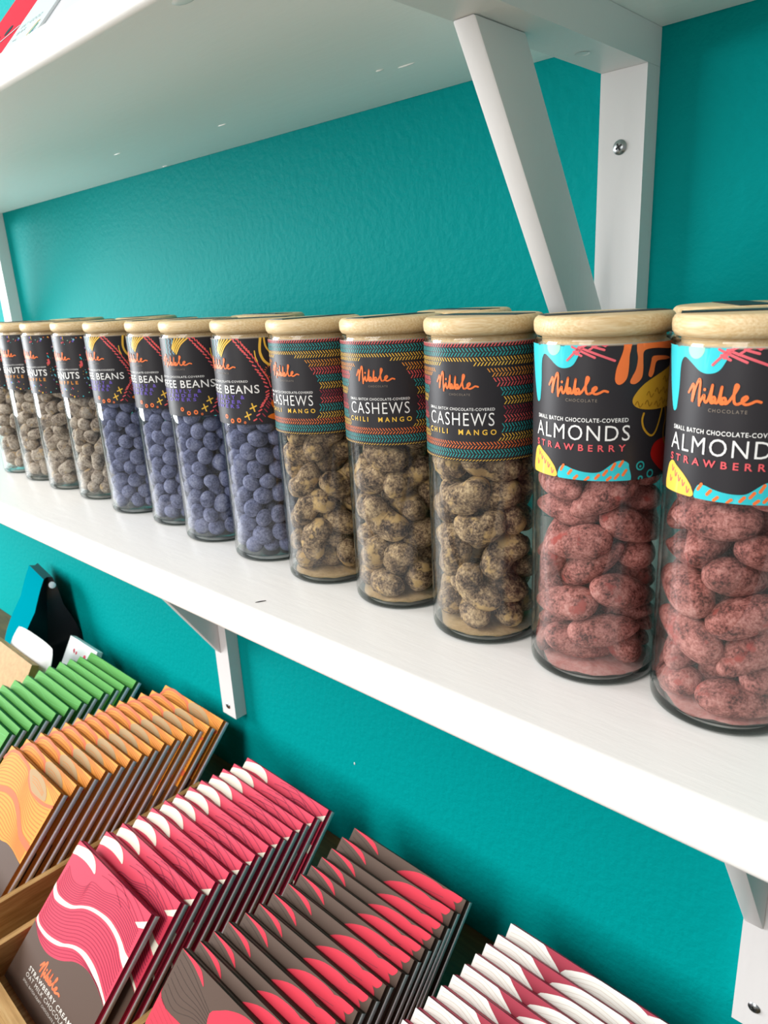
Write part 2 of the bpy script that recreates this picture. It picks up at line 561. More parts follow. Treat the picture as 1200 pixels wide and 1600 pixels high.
# --- strawberry almonds
def almond_label():
    a = Art()
    a.blob([(-30.3, 126), (11.1, 126), (10.8, 123.3), (7.8, 120.3), (3.2, 117.2), (-3.9, 116.2), (-10.7, 116.8), (-18.6, 119.1), (-24.7, 120.5), (-28.1, 119.7), (-29.8, 117.2), (-29.8, 111.6), (-30.7, 107.5), (-32.0, 104.6), (-36, 104.2), (-40, 108), (-46, 116), (-52, 126)], 'turq', 1)
    a.disc(-15, 123.2, 3.0, 'mint', 2, AX, 20)
    for s in ([(-1.4, 118.8), (11.6, 124.4)], [(5.8, 120.8), (14.3, 124.5)], [(14.9, 121.8), (23.0, 124.5)], [(27.3, 123.3), (29.8, 124.4)], [(2.3, 123.2), (20.3, 119.7)], [(7.6, 123.1), (35.0, 118.6)], [(18.3, 123.2), (27.0, 122.1)], [(3.9, 121.6), (10.1, 120.3)], [(22.5, 124.3), (27.7, 123.3)]):
        a.stroke(s, .75, 'hatch', 3, False, 4, AX)
    o1 = [(40.9, 125.4), (47.5, 125.4), (46.8, 122.4), (45.8, 119.9), (45.7, 116.6), (44.8, 113.2), (41.9, 111.4), (38.4, 110.9), (36.1, 111.9), (35.7, 113.8), (36.9, 116.7), (40.0, 120.4), (41.3, 122.9)]
    o2 = [(53.1, 124.1), (70, 124.6), (88.7, 123.8), (90.2, 122.0), (85.4, 121.2), (69.3, 121.8), (60.4, 121.7), (57.0, 120.9), (56.8, 118.9), (57.3, 115.1), (56.2, 112.5), (52.0, 111.0), (48.2, 111.0), (47.2, 111.9), (48.9, 113.5), (51.4, 115.7), (52.4, 119.0), (51.3, 122.0)]
    o3 = [(64.6, 118.8), (67.4, 119.4), (79.3, 119.0), (85.4, 118.2), (81.2, 117.8), (71.3, 117.8), (68.4, 116.8), (67.2, 114.0), (65.1, 112.7), (62.9, 112.9), (62.2, 113.8), (63.4, 116.0), (64.2, 117.9)]
    for o in (o1, o2, o3): a.blob(o, 'orange', 2)
    a.blob([(50.2, 106.3), (54.2, 108.8), (60.0, 110.9), (68.6, 112.7), (80.5, 114.6), (94.2, 116.7), (104, 116), (108, 110), (104, 104.5), (94.9, 102.6), (79.0, 102.0), (64.7, 102.1), (55.1, 102.9), (50.5, 104.4)], 'gold', 2)
    rnd = random.Random(3)
    for k in range(16):
        x, y = 56 + (k % 6) * 8 + rnd.uniform(-2, 2), 104 + (k // 6) * 3.4 + rnd.uniform(-.6, .6)
        if y > 105 + (x - 50) * .25: continue
        a.stroke([(x - 3, y), (x - 1, y + 1.1), (x + 1, y - .9), (x + 3.4, y + .2)], .28, 'golddk', 3, True, 4, AX)
    a.stroke([(59.9, 101.0), (58.7, 98.7), (60.7, 95.9), (65.6, 93.7), (69.8, 93.4), (73.4, 95.2), (76.8, 99.0), (79.1, 102.6)], .7, 'gold', 3, True, 6, AX)
    a.stroke([(82.4, 102.4), (84.1, 98.5), (82.4, 95.4), (82.4, 92.2), (86.1, 89.1)], .6, 'golddk', 4, True, 6, AX)
    a.blob([(81.7, 91.7), (72.9, 90.8), (68.9, 88.3), (69.4, 85.8), (74.6, 83.1), (83.0, 80.3), (94.8, 78.2), (106, 80), (106, 87.5), (93, 91.3)], 'ball', 3)
    for x, y, r in ((59.4, 83.4, 1.35), (69.2, 80.2, 1.2), (60, 79.0, .7)):
        a.stroke([(x + r * math.cos(t * .6) / AX, y + r * math.sin(t * .6)) for t in range(12)], .55, 'teal', 2, True, 3, AX)
    a.disc(59.4, 83.2, .45, 'teal', 2, AX)
    yel = [(-40, 79), (-38, 86), (-34, 88.2), (-30.8, 88.4), (-27.8, 87.6), (-19.4, 85.5), (-13.7, 83.4), (-10.4, 81.5), (-9.6, 79), (-23.9, 77)]
    a.blob(yel, 'yellow', 1)
    for x, y in ((-31, 86), (-27, 84.6), (-23, 83.4), (-18.5, 82.3), (-14, 80.6), (-33, 82.5)):
        a.stroke([(x - .8, y + 1), (x, y - .9), (x + 1.6, y + .4)], .35, 'red', 2, True, 3, AX)
    a.blob([(-7.9, 79), (-5.7, 82.7), (-0.7, 83.2), (5.5, 82.4), (13.3, 81.7), (21.7, 81.5), (27.9, 82.0), (34.0, 83.9), (38.4, 85.2), (43.8, 85.7), (48.6, 84.8), (49.8, 83.2), (50.1, 78), (24.4, 77), (2, 77)], 'turq', 1)
    for x, y, l in ((-4, 82.5, 2), (3, 81.2, 1.5), (8, 79.6, 1.2), (17, 79.3, 1.2), (25, 80.2, 1.4), (31, 81.6, 1.6), (37, 83.7, 2.2), (43, 84.6, 1.8), (46, 81.5, 1.8), (40, 80.3, 1.4), (34, 79.6, 1)):
        a.stroke([(x - 1, y - l * .45), (x + 1.4, y + l * .45)], .95, 'orange', 2, False, 3, AX)
    put_nibble(a, -18.8, 30.8, 106.9, 7.5, 'orange', 3, AX, .78)
    put_text(a, 'CHOCOLATE', -2, 23.2, 105.3, 106.3, 'grey', 3, 0, 1.3)
    put_text(a, 'SMALL BATCH CHOCOLATE-COVERED', -33, 47.3, 98.6, 100.0, 'white', 3, .012, 1.15)
    put_text(a, 'ALMONDS', -35, 49.0, 92.4, 97.6, 'white', 3, -.004, 1.15)
    put_text(a, 'STRAWBERRY', -34.5, 46.1, 88.8, 91.1, 'red', 3, .02, 1.8)
    edge_lines(a)
    return label_mesh(a, 'almond_label')


def inside(x, y, P):
    c = False
    j = len(P) - 1
    for i in range(len(P)):
        if (P[i][1] > y) != (P[j][1] > y) and x < (P[j][0] - P[i][0]) * (y - P[i][1]) / (P[j][1] - P[i][1]) + P[i][0]:
            c = not c
        j = i
    return c


def cashew_label():
    a = Art()
    right = [(10, 117.4), (11.2, 117.3), (23.5, 116.4), (33.3, 114.8), (41.1, 111.7), (47.4, 107.3), (51, 102.8), (52.8, 98.6), (52.4, 94), (50, 89.6), (46.3, 86.9), (33.5, 86.4)]
    plate = right + [(20 - x, y) for x, y in reversed(right)]
    rows = [(123.7, 122.1, 'coral', 1), (121.8, 118.7, 'teal', 2), (118.3, 115.2, 'yellow', 2), (114.2, 111.1, 'amber', 2), (110.7, 107.4, 'coral', 2), (107.1, 104.0, 'teal', 2), (103.6, 100.6, 'yellow', 2),
            (100.1, 96.9, 'maroon', 2), (96.6, 93.8, 'coral', 2), (93.4, 90.0, 'teal', 2), (89.5, 86.7, 'yellow', 2), (86.5, 83.8, 'orange', 2), (83.4, 80.3, 'teal', 2), (79.8, 78.9, 'yellow', 1)]
    rnd = random.Random(5)
    for zt, zb, col, half in rows:
        mid = (zt + zb) / 2
        parts = [(zt, mid + .14, 1), (mid - .14, zb, -1)] if half == 2 else [(zt - .15, zb + .1, -1)]
        for z1, z0, sg in parts:
            x = -176.0
            while x < 174:
                x += 3.1 + rnd.uniform(-.25, .25)
                dx = 2.3
                xa, xb = (x, x + dx) if sg > 0 else (x + dx, x)      # top x, bottom x
                if inside((xa + xb) / 2, (z0 + z1) / 2, plate): continue
                hw = .5
                a.poly([(xa - hw, z1), (xb - hw, z0), (xb + hw, z0), (xa + hw, z1)], col, 1)
    put_nibble(a, -12.8, 29.5, 105.8, 7.1, 'orange', 3, AX, .68)
    put_text(a, 'CHOCOLATE', 1.5, 22.2, 104.2, 105.0, 'grey', 3, 0, 1.3)
    put_text(a, 'SMALL BATCH CHOCOLATE-COVERED', -25, 44.1, 98.5, 99.6, 'white', 3, .008, 1.15)
    put_text(a, 'CASHEWS', -24.5, 43.6, 92.7, 97.7, 'white', 3, -.006, 1.15)
    put_text(a, 'CHILI  MANGO', -26.5, 45.4, 89.2, 91.3, 'yellow', 3, .02, 1.7)
    edge_lines(a)
    return label_mesh(a, 'cashew_label')


def bean_label():
    a = Art()
    c = -6.0
    for k, (xa, xb) in enumerate(((2, -5), (6.5, -4), (11, -2.5), (16, -.5), (21, 1.5))):
        a.stroke([(xa, 123.2), ((xa + xb) / 2 - 1.5, 119.6), (xb, 117.6 - k * .75)], .8, 'yellow', 2, True, 5, AX)
    for x0 in (-10.5, -3.8, -17):
        a.stroke([(x0 + (1.3 if i % 2 else -.8), 123.2 - i * 1.25) for i in range(8)], .45, 'ltblue' if x0 > -12 else 'teal', 1, False, 3, AX)
    fern = [(25.2, 123.1), (31.7, 119.9), (36.4, 117.4), (41.0, 115.2), (46.9, 111.5), (52.6, 107.1), (57.0, 104.1), (61.3, 100.3), (62.9, 95.9), (62.2, 93.0), (57.3, 90.3), (54.2, 88.2), (48.9, 83.9), (40.8, 79.3)]
    f = catmull(fern, 2)
    for i, (x, y) in enumerate(f[:-1]):
        up = y > 96
        a.stroke([(x - 4.2, y + (.5 if up else -.5)), (x - .6, y - (.3 if up else -.3))], .75, 'coral' if i % 3 else 'hatch', 2, False, 3, AX, True)
        if up: a.stroke([(x + 1.6, y + 2.0), (x + 3.2, y - .1)], .6, 'coral', 2, False, 3, AX)
        else: a.stroke([(x + 3.0, y + .4), (x + 6.0, y - 1.2)], .6, 'maroon', 2, False, 3, AX)
    tp = lambda t: .35 + .65 * math.sin(math.pi * t)
    a.stroke([(58.1, 123.6), (56.3, 119.0), (56.3, 115.5), (59.7, 111.9), (66.1, 109.5), (73.9, 108.5), (84, 109.5)], 1.3, 'yellow', 2, True, 6, AX)
    a.stroke([(62.3, 123.6), (63.2, 119.5), (66.9, 116.6), (74.2, 113.5), (84, 112.5)], .9, 'yellow', 2, True, 6, AX)
    a.stroke([(68, 123.6), (75, 120.5), (86, 117)], .8, 'yellow', 2, True, 6, AX)
    a.stroke([(49.5, 116.9), (50, 114), (51.8, 111.6)], .6, 'yellow', 3, True, 5, AX)
    for k in range(16):
        t = 2 * math.pi * k / 16
        a.stroke([(67 + 2.6 * math.cos(t) / AX, 105.9 + 2.6 * math.sin(t)), (67 + 3.5 * math.cos(t) / AX, 105.9 + 3.5 * math.sin(t))], .3, 'orange', 2, False, 3, AX)
    a.blob([(69, 102), (72, 99.5), (71.4, 96.2), (69.4, 99)], 'red', 2)
    for P in ([(63.7, 89.7), (68.9, 91.6), (76, 91.0), (80, 88), (75, 85.0), (67.0, 86.5)], [(58.1, 82.5), (64.5, 83.9), (74, 83.7), (80, 81.5), (74, 79.8), (63.9, 81.0)], [(84, 87), (92, 88), (94, 84), (86, 83)]):
        a.blob(P, 'flower', 2)
    for x, y in ((41.1, 87.8), (33.3, 83.5)):
        a.stroke([(x - 4, y - .6), (x + 4, y + .8)], .75, 'yellow', 2, False, 3, AX)
        a.stroke([(x - 1.2, y + 2.0), (x + 1.4, y - 2.0)], .75, 'yellow', 2, False, 3, AX)
    for x, y, r in ((-.6, 82.8, 1.25), (9.6, 80.6, 1.3), (20.2, 81.1, 1.35), (28.6, 79.9, .7)):
        a.disc(x, y, r, 'orange', 2, AX, 18); a.disc(x, y, r * .42, 'ink', 3, AX, 12)
    put_nibble(a, c - 24.5, 22.7, 107.2, 7.0, 'orange', 3, AX, .74)
    put_text(a, 'CHOCOLATE', c - 7, c + 18, 105.4, 106.3, 'grey', 3, 0, 1.3)
    put_text(a, 'SMALL BATCH CHOCOLATE-COVERED', c - 46, 37.6, 101.0, 102.1, 'white', 3, .006, 1.15)
    put_text(a, 'COFFEE BEANS', c - 57.5, 51.0, 95.2, 99.6, 'white', 3, .006, 1.1)
    put_text(a, 'BUTTERFLY &', c - 42, 31.4, 92.3, 94.4, 'purple', 3, .022, 1.7)
    put_text(a, 'LAVENDER', c - 40, 26.5, 89.9, 91.8, 'purple', 3, .022, 1.7)
    put_text(a, 'FLOWERS', c - 36, 23.0, 87.5, 89.4, 'purple', 3, .022, 1.7)
    edge_lines(a)
    return label_mesh(a, 'bean_label')


def peanut_label():
    a = Art()
    rnd = random.Random(11)
    cols = ['orange', 'yellow', 'coral', 'teal', 'ltblue', 'mint', 'red', 'purple', 'maroon', 'turq']
    for k in range(620):
        x, y = rnd.uniform(-170, 170), rnd.uniform(79.4, 123)
        if -36 < x - 7 < 37 and 86.5 < y < 117: continue
        r = rnd.choice([.22, .3, .4, .55, .75]) * (1.25 if y < 86 else 1)
        if rnd.random() < .25: a.stroke([(x, y), (x + rnd.uniform(-2, 2), y + rnd.uniform(.6, 1.3))], r, rnd.choice(cols), 1, False, 3, AX)
        else: a.disc(x, y, r, rnd.choice(cols), 1, AX, 8)
    a.blob([(48, 104.5), (50.5, 105.5), (52, 103), (50, 101), (48, 102)], 'red', 2)
    put_nibble(a, -15.5, 30.2, 105.3, 7.0, 'orange', 3, AX, .9)
    put_text(a, 'CHOCOLATE', -2, 20.5, 103.4, 104.3, 'grey', 3, 0, 1.3)
    put_text(a, 'SMALL BATCH CHOCOLATE-COVERED', -29, 43.0, 98.9, 99.9, 'white', 3, .008, 1.15)
    put_text(a, 'PEANUTS', -29, 43.0, 92.6, 97.6, 'white', 3, .018, 1.12)
    put_text(a, 'TRUFFLE', -24, 38.5, 88.6, 91.0, 'amber', 3, .022, 1.8)
    edge_lines(a)
    return label_mesh(a, 'peanut_label')


LABELS = {'almond': almond_label(), 'cashew': cashew_label(), 'bean': bean_label(), 'peanut': peanut_label()}


def glass_mesh():
    bm = bmesh.new()
    ri = RJ - .0011
    prof = [(0, .0003), (RJ - .0050, .0003), (RJ - .0026, .0), (RJ - .0010, .0005), (RJ - .0003, .0014), (RJ, .0032), (RJ, .1240), (RJ - .0003, .1252), (RJ - .0007, .1256), (ri + .0002, .1253), (ri, .1240), (ri, .0046), (ri - .0008, .0030), (ri - .003, .0023), (0, .0021)]
    mis = [1, 2, 2, 2, 1, 0, 0, 0, 0, 0, 0, 1, 1, 1]
    lathe(bm, prof, 96, mis=mis)
    me = bpy.data.meshes.new('jar_glass')
    bmesh.ops.recalc_face_normals(bm, faces=bm.faces[:])
    bm.to_mesh(me); bm.free()
    for k in ('glass', 'glassbase', 'glassedge'): me.materials.append(M[k])
    return me


def lathe_mesh(name, prof, m, n=72):
    bm = bmesh.new(); lathe(bm, prof, n)
    bmesh.ops.recalc_face_normals(bm, faces=bm.faces[:])
    me = bpy.data.meshes.new(name); bm.to_mesh(me); bm.free(); me.materials.append(m)
    return me
ZB, ZTOP = .1258, .1327
rl = .0238
LID = lathe_mesh('bamboo_lid', [(0, ZB), (rl - .0022, ZB), (rl - .0010, ZB + .0005), (rl - .0002, ZB + .0018), (rl, ZB + .0036), (rl - .0001, ZB + .0052), (rl - .0006, ZTOP - .0008), (rl - .0013, ZTOP - .0002), (rl - .0020, ZTOP), (0, ZTOP)], M['bamboo'])
PLUG = lathe_mesh('lid_plug', [(0, ZB - .0090), (.0200, ZB - .0090), (.0208, ZB - .0082), (.0208, ZB + .0004), (0, ZB + .0004)], M['bamboo'])
SEAL = lathe_mesh('seal_ring', [(.0206, ZB - .0052), (.0222, ZB - .0044), (.0224, ZB - .0036), (.0222, ZB - .0028), (.0206, ZB - .0020)], M['gasket'])
GLASS = glass_mesh()


def sticker_mesh():
    bm = bmesh.new()
    fs = box(bm, -.0060, .0060, -.0212, .0212, ZTOP + .00002, ZTOP + .00022)
    me = bpy.data.meshes.new('lid_sticker'); bm.to_mesh(me); bm.free(); me.materials.append(M['p_ink'])
    return me
STICK = sticker_mesh()


def powder_mesh(name, m, seed, rmax):
    rnd = random.Random(seed)
    bm = bmesh.new()
    n = 64
    c = bm.verts.new((0, 0, .0036))
    rings = []
    for f, h in ((.35, .0038), (.62, .0034), (.85, .0032), (1, .0026)):
        rings.append([bm.verts.new(((rmax * f * (1 - (.10 * noise.noise(Vector((math.cos(2 * math.pi * i / n) * 2.2, math.sin(2 * math.pi * i / n) * 2.2, seed))) + .05 if f == 1 else 0))) * math.cos(2 * math.pi * i / n), rmax * f * (1 - (.10 * noise.noise(Vector((math.cos(2 * math.pi * i / n) * 2.2, math.sin(2 * math.pi * i / n) * 2.2, seed))) + .05 if f == 1 else 0)) * math.sin(2 * math.pi * i / n), h + rnd.uniform(-.0002, .0003))) for i in range(n)])
    for i in range(n):
        bm.faces.new((c, rings[0][i], rings[0][(i + 1) % n]))
        for a, b in zip(rings, rings[1:]): bm.faces.new((a[i], b[i], b[(i + 1) % n], a[(i + 1) % n]))
    me = bpy.data.meshes.new(name); bm.to_mesh(me); bm.free(); me.materials.append(m)
    for p in me.polygons: p.use_smooth = True
    return me
POWDER = {'cashew': powder_mesh('mango_powder', M['mango_powder'], 1, .0218), 'almond': powder_mesh('strawberry_powder', M['pink_powder'], 2, .0214)}


def part(name, me, parent, label=None, kind=None, rz=0, loc=(0, 0, 0)):
    o = link(bpy.data.objects.new(name, me)); o.parent = parent
    o.rotation_euler = (0, 0, rz); o.location = loc
    if label: o['label'] = label
    if kind: o['kind'] = kind
    return o


def jar(kind, x, y, rot, label, group, lid_shift=(0, 0), stick=0.0, has_powder=True):
    t = empty('snack_jar', (x, y, .0001))
    tag(t, label, 'jar', group)
    part('glass_body', GLASS, t)
    lid = part('bamboo_lid', LID, t, loc=(lid_shift[0], lid_shift[1], 0), rz=random.uniform(0, 6.28))
    s = part('lid_sticker', STICK, lid, 'black paper seal strip', rz=stick)
    part('lid_plug', PLUG, lid); part('seal_ring', SEAL, lid)
    part('paper_label', LABELS[kind], t, rz=R_(rot))
    if kind in POWDER and has_powder: part('powder_layer', POWDER[kind], t, 'loose dusting powder on the jar bottom', 'stuff')
    return t


FRONT = [('peanut', -.7140, -.1352, 4, 'jar of peanuts furthest left, half cut off by the photo edge'),
         ('peanut', -.6630, -.1353, 6, 'jar of dusted peanuts, second from the far left end'),
         ('peanut', -.6116, -.1360, 0, 'jar of dusted peanuts, third from the far left end'),
         ('peanut', -.5574, -.1351, 0, 'jar of dusted peanuts standing beside the first blue coffee bean jar'),
         ('bean', -.4976, -.1383, 7, 'jar of blue coffee beans standing next to the peanut jars'),
         ('bean', -.4455, -.1352, 6, 'jar of blue coffee beans, second from the peanut jars'),
         ('bean', -.3955, -.1403, 17, 'jar of blue coffee beans, third from the peanut jars, label turned to the right'),
         ('bean', -.3410, -.1413, 0, 'jar of blue coffee beans standing next to the cashew jars'),
         ('cashew', -.2888, -.1433, -5, 'jar of chili mango cashews standing next to the coffee bean jars'),
         ('cashew', -.2376, -.1428, 12, 'jar of chili mango cashews in the middle of the three cashew jars'),
         ('cashew', -.1852, -.1465, 0, 'jar of chili mango cashews standing next to the almond jars'),
         ('almond', -.1335, -.1475, 0, 'jar of strawberry almonds standing next to the cashew jars'),
         ('almond', -.0835, -.1482, -8, 'jar of strawberry almonds at the right end, cut by the photo edge')]
JARS = []
for k, (kind, x, y, rot, lab) in enumerate(FRONT):
    JARS.append(jar(kind, x, y, rot, lab, 'front row of snack jars', (-.0017, 0) if k == 8 else (-.0006, 0), stick=.3 + k * .7))
for kind, x, y, lab in (('peanut', -.6750, -.0870, 'back row jar behind the peanut jars, only its lid edge showing'), ('bean', -.5540, -.0860, 'back row jar behind the first coffee bean jars, only its lid showing'),
                        ('bean', -.3927, -.0920, 'back row jar behind the coffee bean jar beside the cashews, lid edge showing'), ('cashew', -.2365, -.0928, 'back row jar behind the cashew jars, only its lid edge showing'), ('almond', -.1045, -.0985, 'back row jar behind the almond jars, only its lid edge showing')):
    jar(kind, x, y, 0, lab, 'back row of snack jars', stick=1.2 + x * 3, has_powder=False)

